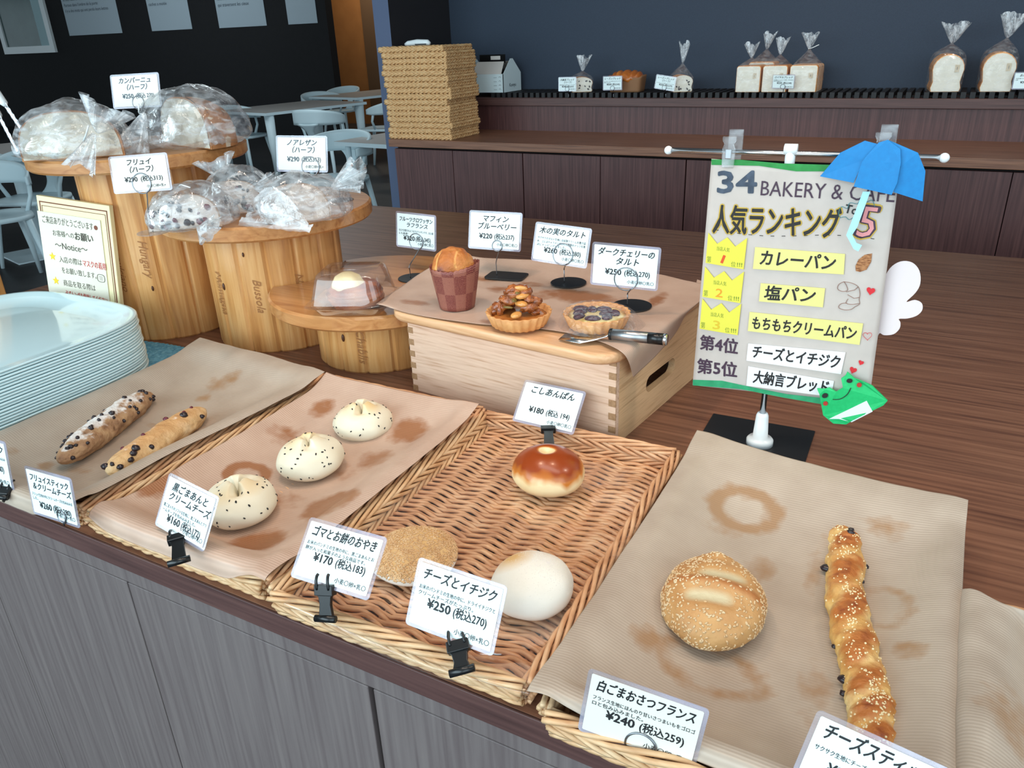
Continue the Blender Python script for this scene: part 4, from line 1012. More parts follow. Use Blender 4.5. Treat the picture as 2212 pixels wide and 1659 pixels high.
# big bag, left: cut face straight at us
c = at(160, 345, z1); c.z = z1
t = thing('bagged_loaf', 'left of two large half loaves in clear bags on the tallest spool', 'bread', c, group='large half loaves on the tallest spool')
half_loaf(t, c+V((-.004, .004, .001)), .086, .082, .74, m_rye, m_crumb, 1.1)
bag_over('plastic_bag', t, c+V((-.026, .028, 0)), .100, .080, .094, .74, 2.2, m_film, .009)
tp = aty(203, 288, c.y-.05)
fan('bag_neck', t, tp, (-.1, -.55, -.8), .7, .060, .018, m_film2, 1.)
fan('bag_tail', t, tp+V((0, .006, 0)), (.15, .5, .8), .4, .046, .034, m_film, 2.)
tie(t, tp+V((0, -.014, 0)), (-.012, 0, -.012), (.012, 0, .014))
c2 = at(405, 322, z1); c2.z = z1
t = thing('bagged_loaf', 'right of two large half loaves in clear bags on the tallest spool, brown crust showing', 'bread', c2, group='large half loaves on the tallest spool')
half_loaf(t, c2+V((-.018, .016, .001)), .086, .092, -.18, m_rye, m_crumb, 2.7, stripes=True, squash=1.05)
bag_over('plastic_bag', t, c2+V((-.018, .044, 0)), .100, .096, .112, -.1, 5.1, m_film, .010)
tp = aty(312, 243, c2.y-.045)
fan('bag_neck', t, tp, (-.15, -.5, -.85), .6, .085, .026, m_film2, 3.)
tie(t, tp+V((0, -.012, 0)), (.018, -.004, -.002), (.010, -.004, .016))
tl = at(500, 322, z1); mb = MB()
mb.grid(16, 16, lambda u_, v_: c2+V((.070, .0, .03)).lerp(V((.118, -.03, .016)), u_)+V((0, (v_-.5)*.05, 0))+V((0, 0, .03*(1-u_)*(1-abs(2*v_-1))+.006*noise.noise(V((u_*6, v_*6, 1)))))); mb.build('bag_tail', m_film2, t)

z2 = SP[1][3]
def fruit_bag(px, label, R, H, yaw, sd, fruits, tailp, bx, by, bh, crumb=m_fcrumb):
    c = at(*px, z2); c.z = z2
    t = thing('bagged_fruit_loaf', label, 'bread', c, group='bagged fruit loaves on the middle spool')
    half_loaf(t, c+V((0, -.012, .001)), R, H, yaw, m_fcr, crumb, sd, fruits, .8)
    bag_over('plastic_bag', t, c+V((0, .008, 0)), bx, by, bh, yaw, sd*3, m_film, .008)
    if tailp: fan('bag_tail', t, c+V(tailp[0]), tailp[1], .45, tailp[2], tailp[3], m_film2, sd)
    return t, c
m_fcr = bread_mat('fruit_loaf_crust', [(.3, (164, 130, 108)), (.6, (204, 180, 160)), (.8, (222, 206, 190))], .75, 22, .4, 70)
t, c = fruit_bag((414, 494), 'front left bagged half fruit loaf on the middle spool, white twist tie on top', .060, .060, .75, 1.3, 26, None, .074, .052, .074)
tie(t, c+V((.008, -.01, .078)), (-.012, 0, -.008), (.022, 0, -.004))
fan('bag_tail', t, c+V((.055, -.03, .012)), (.9, -.25, .05), .3, .045, .022, m_film2, 4.)
t, c = fruit_bag((517, 462), 'rear bagged half fruit loaf on the middle spool with dark red fruit', .055, .062, .75, 2.4, 22, ((.052, 0, .05), (1, .1, .25), .04, .02), .066, .05, .086)
fan('bag_neck', t, c+V((-.03, 0, .065)), (-.3, 0, 1), .5, .035, .03, m_film2, 2.)
t, c = fruit_bag((655, 478), 'right-hand bagged half nut loaf on the middle spool, bag sealed flat in front', .058, .066, .6, 3.2, 0, ((.045, .035, .055), (.9, .3, .45), .06, .03), .082, .056, .084, bread_mat('nut_crumb', [(.3, (150, 132, 124)), (.5, (190, 172, 160)), (.75, (206, 188, 174))], .8, 60, .6, 90))
mb = MB(); mb.grid(24, 12, lambda u_, v_: c+V((-.085+.165*u_, -.06-.012*(1-v_), .002+.012*v_+.003*noise.noise(V((u_*9, v_*3, 2)))))); mb.build('bag_seam', m_film2, t)
mb = MB()
for i in range(1): mb.grid(20, 20, lambda u_, v_: c+V((-.078+.15*u_, -.066+.02*v_*(1.2-u_), .004+.060*v_*math.sin(math.pi*min(1, .15+u_*.8))+.005*crum(V((u_*.3, v_*.3, .5)), 1, 17, 2))))
mb.build('bag_front', m_film2, t)

# boxed croissant on the low spool
z3 = SP[2][3]
c = at(752, 672, z3); c = V((c.x, c.y+.02, z3))
rz_ = math.radians(24)
CM = M.Translation(c) @ M.Rotation(rz_, 4, 'Z')
t = thing('boxed_croissant', 'round layered pastry topped with cream in a clear hinged clamshell', 'pastry', mat=CM)
def shell(prof, w, d_, rr_, ribs=0.):
    mb = MB(); n = 96; vs = []
    for z, k, ed in prof:
        for i in range(n):
            a = 2*math.pi*i/n; ca, sa = math.cos(a), math.sin(a); e = .32
            x = math.copysign(abs(ca)**e, ca)*w*k; y = math.copysign(abs(sa)**e, sa)*d_*k
            q = 1+ribs*ed*(math.sin(48*a) > .2)
            vs.append(V((x*q, y*q, z)))
    fs = [(j*n+i, j*n+(i+1) % n, (j+1)*n+(i+1) % n, (j+1)*n+i) for j in range(len(prof)-1) for i in range(n)]+[tuple((len(prof)-1)*n+i for i in range(n))]
    mb.add(vs, fs); return mb
shell([(.018, 1.10, 0), (.0185, 1.0, 0), (.021, .97, 1), (.040, .90, 1), (.060, .82, 1), (.066, .78, .5), (.069, .72, 0)], .066, .058, .02, .016).build('lid', m_clam, t, local=True)
shell([(.0172, 1.12, 0), (.0168, 1.0, 0), (.012, .92, 1), (.003, .84, 1), (.001, .80, 0)], .066, .058, .02, .02).build('base', m_clam, t, local=True)
m_crois = bread_mat('croissant_layers', [(.3, (122, 56, 30)), (.5, (164, 88, 48)), (.75, (196, 124, 70))], .4, 30, .5, 60, .2)
mb = MB(); mb.lathe([(.03, .004)]+[(.030+.016*math.sin(math.pi*(i+1)/16)**.7+.0016*(i % 2), .006+.0026*i) for i in range(15)]+[(.024, .045), (.001, .046)], 72, (0.004, 0, 0), lambda a, z: 1+.05*math.sin(3*a+z*120)+.04*math.sin(z*1500+2*a)); mb.build('pastry', m_crois, t, local=True)
mb = MB(); mb.lathe([(.027, .036), (.026, .046), (.020, .058), (.010, .0635), (.001, .064)], 40, (-.006, -.006, 0), lambda a, z: 1+.04*math.sin(6*a)); mb.build('cream_topping', pm('cream', (240, 224, 178), .35, coat=.3), t, local=True)
# ------------------------------------------------------------ price cards and what holds them
def pose(p):
    x, y, z, yaw, pit, rol = p[:6]
    return M.Translation((x, y, z)) @ M.Rotation(yaw, 4, 'Z') @ M.Rotation(pit, 4, 'X') @ M.Rotation(rol, 4, 'Y')
CP = {'campagne': (-1.4198, 1.0600, 0.4766, 0.3318, -0.2231, -0.0223, 0.1022, 0.0607), 'fruit': (-1.1869, 0.8600, 0.3613, 0.4204, -0.1983, -0.0468, 0.1005, 0.0578),
 'noix': (-1.0690, 1.1200, 0.3612, 0.3042, -0.2074, 0.0232, 0.1001, 0.0626), 'croissant': (-0.8819, 1.2000, 0.2130, 0.0530, -0.0721, 0.0389, 0.0875, 0.0659),
 'muffin': (-0.6886, 1.1700, 0.2358, 0.1333, -0.2134, 0.0107, 0.0977, 0.0641), 'nuts': (-0.5410, 1.1300, 0.2334, 0.0547, -0.2577, 0.0557, 0.0967, 0.0613),
 'cherry': (-0.4025, 1.0600, 0.2296, 0.1874, -0.0331, 0.0464, 0.0994, 0.0627), 'koshi': (-0.4534, 0.9000, 0.0591, -0.0592, -0.6975, -0.0118, 0.0982, 0.0620),
 'stick': (-0.8743, 0.4180, 0.0688, 0.0106, -0.1332, -0.0483, 0.0883, 0.0608), 'edge': (-1.0295, 0.4300, 0.0746, 0.0568, -0.1304, 0.0028, 0.0930, 0.0656),
 'sesame': (-0.6891, 0.4600, 0.0762, -0.0708, -0.5124, 0.0520, 0.0871, 0.0601), 'oyaki': (-0.4622, 0.4550, 0.0910, 0.0785, -0.7424, 0.0154, 0.0899, 0.0580),
 'fig': (-0.3275, 0.4550, 0.0819, 0.1070, -0.4347, 0.0844, 0.0876, 0.0615), 'white': (-0.1410, 0.4300, 0.0576, 0.1439, -0.1110, 0.1185, 0.0919, 0.0599),
 'cheese': (0.0199, 0.4500, 0.0621, 0.2590, -0.4384, 0.3009, 0.0908, 0.0583),
 'b1': (-1.5079, 3.2300, 0.3470, 0.0165, -0.0485, -0.0066, 0.0811, 0.0546), 'b2': (-1.3008, 3.2300, 0.3501, 0.0389, 0.0189, -0.0082, 0.0832, 0.0543),
 'b3': (-1.0734, 3.2300, 0.3499, -0.0100, -0.0520, 0.1408, 0.0833, 0.0518), 'b4': (-0.6134, 3.2300, 0.3506, -0.0467, 0.0966, 0.0146, 0.0808, 0.0487), 'b5': (0.1741, 3.2300, 0.3485, -0.0387, -0.0079, -0.0062, 0.0926, 0.0515)}
AL = '小麦〇卵×乳〇'
def price_card(key, title, desc, price, label, allergen=AL, mc=None, ink=None, tsz=.17, back=False):
    p = CP[key]; w, h = p[6], p[7]; mat = pose(p)
    t = thing('price_card', label, 'price card', mat=mat, group='laminated price cards')
    mb = MB(); mb.prism(rrect(w+.003, h+.003, .004), .0003, .0011, I4); mb.build('laminate', m_lam, t, local=True)
    mb = MB(); mb.prism(rrect(w-.004, h-.004, .0008, 1), -.0002, .0002, I4); mb.build('card', mc or m_card, t, local=True)
    y = -.0005; rows = []
    top = h*.5; n = len(title)
    S1 = h*tsz; zc = top-h*.19
    mb = MB()
    for k, s_ in enumerate(title):
        mb.text(s_, S1*1.15, (.03*w if k else -.0)+w*.0, zc-k*S1*1.22, I4, w=w*.84, bold=.022, shear=.22, y=y)
    z = zc-(n-1)*S1*1.22-S1*.72
    mb.build('product_name', ink or m_ink, t, local=True)
    if desc:
        mb = MB()
        for k, s_ in enumerate(desc):
            z -= h*.075; mb.text(s_, h*.075, -w*.44, z, I4, w=w*.88, bold=.012, align='LEFT', y=y); z -= h*.015
        mb.build('description', ink or m_ink, t, local=True)
    zp = min(z-h*.11, -h*.10) if desc else -h*.16
    mb = MB(); mb.text(price[0], h*.19, -w*.17, zp, I4, w=w*.30, bold=.03, y=y); mb.text(price[1], h*.17, w*.19, zp, I4, w=w*.38, bold=.018, y=y); mb.build('price', ink or m_ink, t, local=True)
    if allergen:
        mb = MB(); mb.text(allergen, h*.095, w*.25, -h*.5+h*.13, I4, w=w*.40, bold=.01, y=y); mb.build('allergens', ink or m_ink, t, local=True)
    return t, mat, w, h
def wire_stand(mat, w, h, rx, rz, foot, label, base='disc', r=.0125, group='wire card stands', bez=None, slim=.0010, base_r=.031):
    """a coil of wire holding the card's lower edge, a stem, and a black base lying on what is below"""
    f = V(foot); t = thing('card_stand', label, 'card stand', f, group=group)
    mb = MB(); pts = []
    for i in range(44):
        a = -math.pi*.35+i/43*math.pi*3.3; yy = -.0016+.0036*i/43
        pts.append(mat @ V((rx+r*math.cos(a), yy, rz+r*math.sin(a))))
    s0 = pts[0]; mid = V((f.x, f.y, f.z+max(.012, (s0.z-f.z)*.55))) if bez is None else V(bez)
    stem = [V((f.x, f.y, f.z+.002)), V((f.x, f.y, f.z+.008))*.5+mid*.5, mid, mid.lerp(s0, .6)+V((0, 0, .0))]
    path = [catmull(stem+[s0], i/16) for i in range(16)]+pts
    mb.tube(path, slim, 6); mb.build('wire', m_wire, t)
    if base == 'disc': mb = MB(); mb.lathe([(base_r-.0006, 0), (base_r, .0006), (base_r, .0016), (base_r-.0006, .002)], 48, f+V((.006, .004, 0)), smooth=False); mb.build('base', m_blackm, t)
    elif base == 'rect':
        mb = MB(); mb.prism(rrect(.072, .046, .008), 0, .002, M.Translation(f+V((.018, .004, .002))) @ M.Rotation(math.radians(8), 4, 'Z') @ M.Rotation(-math.pi/2, 4, 'X')); mb.build('base', m_blackm, t)
    elif base == 'clear':
        mb = MB(); mb.lathe([(.026, 0), (.026, .0016)], 40, f, smooth=False); mb.build('base', m_clip, t)
    return t
def clip_stand(mat, w, h, cx, ft, label):
    """black clip: two prongs gripping the card's lower edge, a waisted body, a round foot on the tray's rim"""
    t = thing('card_clip', label, 'clip', V(ft), group='black card clips')
    top = mat @ V((cx, 0, -h/2)); ux = (mat.to_3x3() @ V((1, 0, 0))).normalized(); ft = V(ft); d = (ft-top); L_ = d.length; d.normalize(); nn = ux.cross(d).normalized()
    if nn.y > 0: nn = -nn
    ux2 = d.cross(nn).normalized(); 
    if ux2.x < 0: ux2 = -ux2
    T = M(((ux2.x, -nn.x, -d.x, top.x), (ux2.y, -nn.y, -d.y, top.y), (ux2.z, -nn.z, -d.z, top.z), (0, 0, 0, 1)))   # x across, -y to the viewer, z up
    mb = MB()
    body = [(-.0095, .001), (.0095, .001), (.0095, -.008), (.0072, -.011), (.0062, -.018), (.0075, -L_+.006), (.0085, -L_+.003), (-.0085, -L_+.003), (-.0075, -L_+.006), (-.0062, -.018), (-.0072, -.011), (-.0095, -.008)]
    mb.prism(body, -.0022, .0022, T); mb.build('body', m_blackp, t, bevel=.0006)
    mb = MB(); mb.box((-.0105, -.0042, -.009), (.0105, .0045, .0015), T); mb.build('jaw', m_blackp, t, bevel=.0008)
    for sx in (-1, 1):
        mb = MB(); q = [T @ V((sx*.0068, -.0035, -.003)), T @ V((sx*.0068, -.0048, .004)), T @ V((sx*.0065, -.0036, .0095)), T @ V((sx*.0062, -.0016, .0115))]
        mb.tube([catmull(q, i/8) for i in range(9)], .0015, 8); mb.build('prong', m_blackp, t)
    mb = MB(); mb.tube([T @ V((-.0115, -.002, -L_+.002)), T @ V((.0115, -.002, -L_+.002))], .0036, 14); mb.build('foot', m_blackp, t)
    return t
z1, z2, z3 = SP[0][3], SP[1][3], SP[2][3]
t, mt, w, h = price_card('campagne', ['カンパーニュ', '（ハーフ）'], None, ('¥250', '(税込 270)'), 'price card reading カンパーニュ standing behind the two large bagged loaves', None, m_card_c, m_ink_f)
wire_stand(mt, w, h, .003, -h*.36, (-1.41, 1.115, z1), 'wire card stand behind the large bagged loaves on the tallest spool', 'clear')
t, mt, w, h = price_card('fruit', ['フリュイ', '（ハーフ）'], None, ('¥290', '(税込313)'), 'price card reading フリュイ in front of the tallest spool', '小麦〇卵×乳×', m_card_c, m_ink)
wire_stand(mt, w, h, .000, -h*.28, at(331, 503, z2+.0005), 'wire card stand at the left edge of the middle spool, beside the bagged fruit loaf', 'clear', r=.0165)
t, mt, w, h = price_card('noix', ['ノアレザン', '（ハーフ）'], None, ('¥290', '(税込313)'), 'price card reading ノアレザン above the bagged nut loaf', '小麦〇卵×乳×', m_card_c, m_ink_f)
wire_stand(mt, w, h, .017, -h*.36, (-1.055, 1.195, z2), 'wire card stand behind the bagged nut loaf on the middle spool', 'clear', r=.0175)
t, mt, w, h = price_card('croissant', ['フルーツクロワッサン', 'ラフランス'], ['まるで洋菓子のようなクロワッサンです。お土産', 'にも最適！'], ('¥320', '(税込345)'), 'price card reading フルーツクロワッサン ラフランス above the lowest spool', '小麦〇卵〇乳〇', tsz=.13)
wire_stand(mt, w, h, .001, -h*.30, at(887, 602, z3), 'wire card stand with a black disc on the lowest spool', r=.0155)
t, mt, w, h = price_card('muffin', ['マフィン', 'ブルーベリー'], None, ('¥220', '(税込237)'), 'price card reading マフィン ブルーベリー behind the muffin', '小麦〇卵〇乳〇')
wire_stand(mt, w, h, .006, -h*.40, at(1073, 596, ZP), 'wire card stand with a black rounded rectangle base behind the muffin', 'rect', r=.0095)
t, mt, w, h = price_card('nuts', ['木の実のタルト'], ['サクサクのタルト生地に自家製クリームを敷き詰', 'め、上にはキャラメリゼした三種類のナッツを贅', '沢にトッピングしました。'], ('¥260', '(税込280)'), 'price card reading 木の実のタルト behind the nut tart', '小麦〇卵〇乳〇', ink=m_ink)
wire_stand(mt, w, h, .006, -h*.24, at(1219, 612, ZP), 'wire card stand with a black disc behind the nut tart', r=.0175)
t, mt, w, h = price_card('cherry', ['ダークチェリーの', 'タルト'], None, ('¥250', '(税込270)'), 'price card reading ダークチェリーのタルト behind the cherry tart', '小麦〇卵〇乳〇')
wire_stand(mt, w, h, .003, -h*.30, at(1355, 662, ZP), 'wire card stand with a black disc behind the cherry tart', r=.0175)
t, mt, w, h = price_card('koshi', ['こしあんぱん'], None, ('¥180', '(税込 194)'), 'price card reading こしあんぱん leaning before the bamboo box', '小麦〇卵〇乳〇')
clip_stand(mt, w, h, .010, at(1187, 972, .036), 'black card clip behind the glazed round bun')
t, mt, w, h = price_card('stick', ['フリュイスティック', '＆クリームチーズ'], ['フリュイ生地の中にクリームチーズを包み込みま', 'した。'], ('¥260', '(税込280)'), 'price card reading フリュイスティック＆クリームチーズ before the golden bread stick', '小麦〇卵×乳〇', tsz=.145)
wire_stand(mt, w, h, .014, -h*.38, at(140, 1138, .0), 'wire card stand at the counter edge before the golden bread stick', None, r=.0085)
t, mt, w, h = price_card('edge', ['くるみスティック'], ['くるみ生地の中にクリームチーズを包み込み'], ('¥260', '(税込280)'), 'price card cut by the left edge of the photo', '小麦〇卵×乳〇', tsz=.15)
clip_stand(mt, w, h, .034, at(2, 1078, .034), 'black card clip at the left edge of the photo')
t, mt, w, h = price_card('sesame', ['黒ごまあんと', 'クリームチーズ'], ['黒ごま入りのソフトな生地に、黒ごまあんとクリ', 'ームチーズを包み込みました。'], ('¥160', '(税込172)'), 'price card reading 黒ごまあんとクリームチーズ before the black sesame buns', '小麦〇卵×乳〇', tsz=.155)
clip_stand(mt, w, h, -.002, at(388, 1218, .046), 'black card clip on the rim before the black sesame buns')
t, mt, w, h = price_card('oyaki', ['ゴマとお餅のおやき'], ['お米のパンドミの生地の中に、黒ごまあんとお', '餅が入った和菓子のような商品です。'], ('¥170', '(税込183)'), 'price card reading ゴマとお餅のおやき before the flat sesame bun', '小麦〇卵×乳〇')
clip_stand(mt, w, h, -.004, at(706, 1340, .040), 'black card clip on the rim before the flat sesame bun')
t, mt, w, h = price_card('fig', ['チーズとイチジク'], ['お米のパンドミの生地の中に、ドライイチジクと', 'クリームチーズがたっぷり。'], ('¥250', '(税込270)'), 'price card reading チーズとイチジク before the white floured bun', '小麦〇卵×乳〇')
clip_stand(mt, w, h, .010, at(1000, 1455, .040), 'black card clip on the rim before the white floured bun')
t, mt, w, h = price_card('white', ['白ごまおさつフランス'], ['フランス生地にほんのり甘いさつまいもをゴロゴ', 'ロと包み込みました。'], ('¥240', '(税込259)'), 'greyish price card reading 白ごまおさつフランス before the sesame potato bread', '小麦〇卵×乳×', m_card_c)
wire_stand(mt, w, h, .004, -h*.40, at(1402, 1690, 0), 'wire card stand at the counter edge before the sesame potato bread', None, r=.0125)
t, mt, w, h = price_card('cheese', ['チーズスティック'], ['サクサク生地にチーズをたっぷり巻き込みました'], ('¥200', '(税込216)'), 'price card reading チーズス cut by the bottom edge of the photo', '小麦〇卵〇乳〇', tsz=.2)
clip_stand(mt, w, h, .0, V((.03, .432, .036)), 'black card clip below the photo edge before the cheese stick')
LB = [('b1', ['大納言ブレッド', '（ハーフ）'], ['大納言を練り込んだ食パンのハーフサイズです'], ('¥340', '(税込367)'), 'small price card before the small wrapped loaf beside the white gift box'),
      ('b2', ['レーズンブレッド'], ['たっぷりレーズンを練り込んだブレッドです', '朝食におすすめ'], ('¥500', '(税込540)'), 'small price card before the unwrapped brown loaf on the bread shelf'),
      ('b3', ['レーズンブレッド', '（ハーフ）'], ['たっぷりレーズンを練り込んだブレッドです'], ('¥250', '(税込270)'), 'small tilted price card before the wrapped raisin half loaf'),
      ('b4', ['ロイヤルブレッド'], ['きめ細かくしっとりした食感と、香り豊かな', '風味が特徴の食パン'], ('¥230', '(税込248)'), 'small price card before the group of square wrapped loaves'),
      ('b5', ['お米のパンドミ'], ['お米を使ったもちもちの食パン', '山型'], ('¥360', '(税込388)'), 'small price card cut by the right edge of the photo on the bread shelf')]
for key, ti, de, pr_, lab in LB:
    t, mt, w, h = price_card(key, ti, de, pr_, lab, '小麦〇卵〇乳〇', tsz=.15)
    p = CP[key]; wire_stand(mt, w, h, 0, -h*.36, (p[0], YU+.004, ZU), lab.replace('small price card', 'wire card stand').replace('small tilted price card', 'wire card stand'), None, r=.009, slim=.0011)

# ------------------------------------------------------------ ranking poster on its stand
YP = 1.0
pc = at(1640, 962); pc = V((pc.x, pc.y, 0))
t = thing('poster_stand', 'slim chrome poster stand with a white foot and flat black base plate', 'stand', (pc.x, pc.y, 0))
mb = MB(); mb.box((-.075, -.075, 0), (.075, .07, .003), M.Translation((-.185, 1.02, 0)) @ M.Rotation(.03, 4, 'Z')); mb.build('base_plate', m_blackm, t, bevel=.0012)
mb = MB(); mb.lathe([(.0185, .003), (.0185, .010), (.0165, .0125), (.0105, .014), (.0085, .048), (.0068, .052)], 40, pc); mb.build('foot', m_white_pl, t)
mb = MB(); mb.tube([pc+V((0, 0, .05)), pc+V((0, 0, .40))], .0042, 16); mb.build('pole', m_steel, t)
mb = MB(); mb.tube([pc+V((0, 0, .385)), pc+V((0, 0, .412))], .0062, 16); mb.tube([pc+V((-.0075, -.0, .410)), pc+V((.0075, 0, .410))], .0068, 16); mb.build('tee_joint', m_white_pl, t)
bl_, br_ = aty(1444, 324.5, pc.y), aty(2040, 341, pc.y)
mb = MB(); mb.tube([bl_, br_], .0034, 14); mb.build('crossbar', m_steel, t)
for q in (bl_, br_): mb = MB(); mb.blob(q, (.0055, .0055, .0055), 14, 10); mb.build('end_ball', m_white_pl, t)
yq = pc.y-.010
def clipc(px, py, label, s=1.):
    q = aty(px, py, yq); t = thing('plastic_clip', label, 'clip', q, group='clear plastic clips')
    mb = MB(); mb.prism([(-.0075, -.019), (.0075, -.019), (.0082, .004), (.006, .010), (.0085, .014), (.0085, .019), (-.0085, .019), (-.0085, .014), (-.006, .010), (-.0082, .004)], -.006, -.002, M.Translation(q)); mb.build('front_jaw', m_clip, t, bevel=.001)
    mb = MB(); mb.prism([(-.0075, -.019), (.0075, -.019), (.009, .004), (.009, .024), (-.009, .024), (-.009, .004)], .004, .007, M.Translation(q+V((.004, .006, .002)))); mb.build('back_jaw', m_clip, t, bevel=.001)
    mb = MB(); mb.box((-.004, -.0064, -.008), (.004, -.0045, .004), M.Translation(q)); mb.build('spring', m_bsteel, t, bevel=.001)
# poster sheet in its own upright plane
PM = M(((1, 0, 0, 0), (0, 1, 0, yq), (0, 0, 1, 0), (0, 0, 0, 1)))
def pp(px, py, dy=0.):
    q = aty(px, py, yq+dy); return (q.x, q.z)
t = thing('ranking_poster', 'hand-lettered tan paper poster of the five best-selling breads hanging from the chrome stand', 'poster', (-.16, yq, .09))
def pin(m4, poly, d0, d1, name, m, par, **kw):
    mb = MB(); mb.prism([pp(*q) for q in poly], yq+d0, yq+d1, I4); return mb.build(name, m, par, **kw)
m_kraft = pm('kraft_paper', rough=.7, ramp=[(.3, (190, 178, 170)), (.7, (200, 188, 180))], ns=30, bump=.08, bns=40)
TLp, TRp, BRp, BLp = pp(1537, 343), pp(1944, 372), pp(1876, 872), pp(1496, 832)
def psheet(u_, v_):
    x = (TLp[0]*(1-u_)+TRp[0]*u_)*(1-v_)+(BLp[0]*(1-u_)+BRp[0]*u_)*v_; z = (TLp[1]*(1-u_)+TRp[1]*u_)*(1-v_)+(BLp[1]*(1-u_)+BRp[1]*u_)*v_
    e = max(0, (u_-.9)/.1); return V((x, yq+.002*math.sin(v_*3)*0+.006*e*e*v_, z))
mb = MB(); mb.grid(40, 30, psheet); mb.build('paper', m_kraft, t, solid=.0004)
m_green = pm('green_marker', rough=.6, ramp=[(.3, (20, 120, 44)), (.7, (44, 148, 70))], ns=60)
m_green2 = pm('teal_marker', rough=.6, ramp=[(.3, (30, 140, 92)), (.7, (52, 164, 112))], ns=60)
E_ = -.0008
pin(0, [(1537, 344), (1600, 345), (1690, 353), (1800, 356), (1860, 352), (1860, 368), (1800, 370), (1720, 370), (1640, 358), (1537, 356)], E_, E_+.0002, 'green_border', m_green, t)
pin(0, [(1497, 820), (1560, 822), (1615, 834), (1700, 851), (1800, 862), (1874, 868), (1874, 873), (1800, 877), (1690, 858), (1600, 840), (1497, 832)], E_, E_+.0002, 'green_border', m_green2, t)
def lettering(items, name, m, par, dy=E_-.0001):
    """(text, left px, right px, baseline-centre py left, py right, height px, bold, shear)"""
    mb = MB()
    for s_, x0, y0, x1, y1, hp, bold, sh in items:
        a, b = pp(x0, y0), pp(x1, y1); k = pp(x0, y0-hp); hh = math.hypot(k[0]-a[0], k[1]-a[1])
        ang = math.atan2(b[1]-a[1], b[0]-a[0]); w = math.hypot(b[0]-a[0], b[1]-a[1])
        vs, fs, g0, g1 = glyphs(s_, 0, sh, 'LEFT'); kx = w/(g1-g0); b_ = bold*hh
        mt = M.Translation((a[0], yq+dy, a[1])) @ M.Rotation(-ang, 4, 'Y')
        for i, (ox, oz) in enumerate([(0, 0)] if bold <= 0 else [(b_*math.cos(k), b_*math.sin(k)) for k in (0, .785, 1.571, 2.356, 3.142, 3.927, 4.712, 5.498)]):
            mb.add([mt @ V(((p[0]-g0)*kx+ox, -.000004*i, p[1]*hh+oz)) for p in vs], fs, False)
    return mb.build(name, m, par)
m_navy = pm('navy_marker', rough=.6, ramp=[(.3, (44, 54, 70)), (.7, (74, 86, 104))], ns=90)
m_plum = pm('plum_marker', (66, 44, 62), .6)
m_ochre = pm('ochre_marker', (196, 160, 60), .7)
m_mark = pm('black_marker', (30, 27, 27), .6)
lettering([('34', 1551, 396, 1634, 396, 66, .03, 0)], 'title_number', m_navy, t)
lettering([('BAKERY & CAFE', 1644, 408, 1934, 422, 46, .0, 0)], 'title_words', m_plum, t)
lettering([('人気ランキング', 1541, 478, 1815, 488, 66, .055, .05)], 'heading_outline', m_ochre, t)
lettering([('人気ランキング', 1541, 478, 1815, 488, 66, .018, .05)], 'heading', m_mark, t, E_-.0003)
m_pink = pm('pink_marker', (226, 148, 150), .7)
lettering([('5', 1852, 480, 1892, 486, 104, .05, .08)], 'five_outline', m_ochre, t, E_-.0001)
lettering([('5', 1852, 480, 1892, 486, 100, .03, .08)], 'five_edge', m_plum, t, E_-.0002)
lettering([('5', 1854, 481, 1890, 485, 96, .0, .08)], 'five', m_pink, t, E_-.0003)
lettering([('To', 1826, 451, 1852, 456, 26, .02, 0)], 'top_word', m_mark, t)
m_teal = pm('teal_pen', (70, 140, 150), .6); m_brownpen = pm('brown_pen', (140, 96, 80), .6); m_red = pm('red_marker', (208, 34, 44), .6)
def stroke(pts, rpx, name, m, par=None, closed=False, dy=-.0011):
    mb = MB(); P = []
    q = list(pts)
    for x, y in q: a = pp(x, y); P.append(V((a[0], yq+dy, a[1])))
    r = rpx*(aty(1701, 600, yq).x-aty(1700, 600, yq).x)
    if len(P) > 3 and not closed: P = [catmull(P, i/40) for i in range(41)]
    mb.tube(P, r, 6, closed=closed, flat=.5); return mb.build(name, m, par or t)
stroke([(1815, 470), (1812, 460), (1818, 446), (1830, 450), (1836, 438), (1852, 440), (1858, 433), (1872, 436), (1884, 432), (1890, 446)], 1.2, 'cloud_outline', m_teal)
stroke([(1815, 470), (1826, 468), (1834, 474), (1842, 470)], 1.2, 'cloud_outline', m_teal)
for k, (a, b) in enumerate([((1545, 496), (1905, 520))]):
    mb = MB(); n = 15
    for i in range(n):
        p = pp(a[0]+(b[0]-a[0])*i/n, a[1]+(b[1]-a[1])*i/n+6*math.sin(i*.4)); q = pp(a[0]+(b[0]-a[0])*(i+.32)/n, a[1]+(b[1]-a[1])*(i+.32)/n+6*math.sin((i+.32)*.4))
        mb.tube([V((p[0], yq-.001, p[1])), V((q[0], yq-.001, q[1]))], .0004, 4)
    mb.build('dashed_line', m_mark, t)
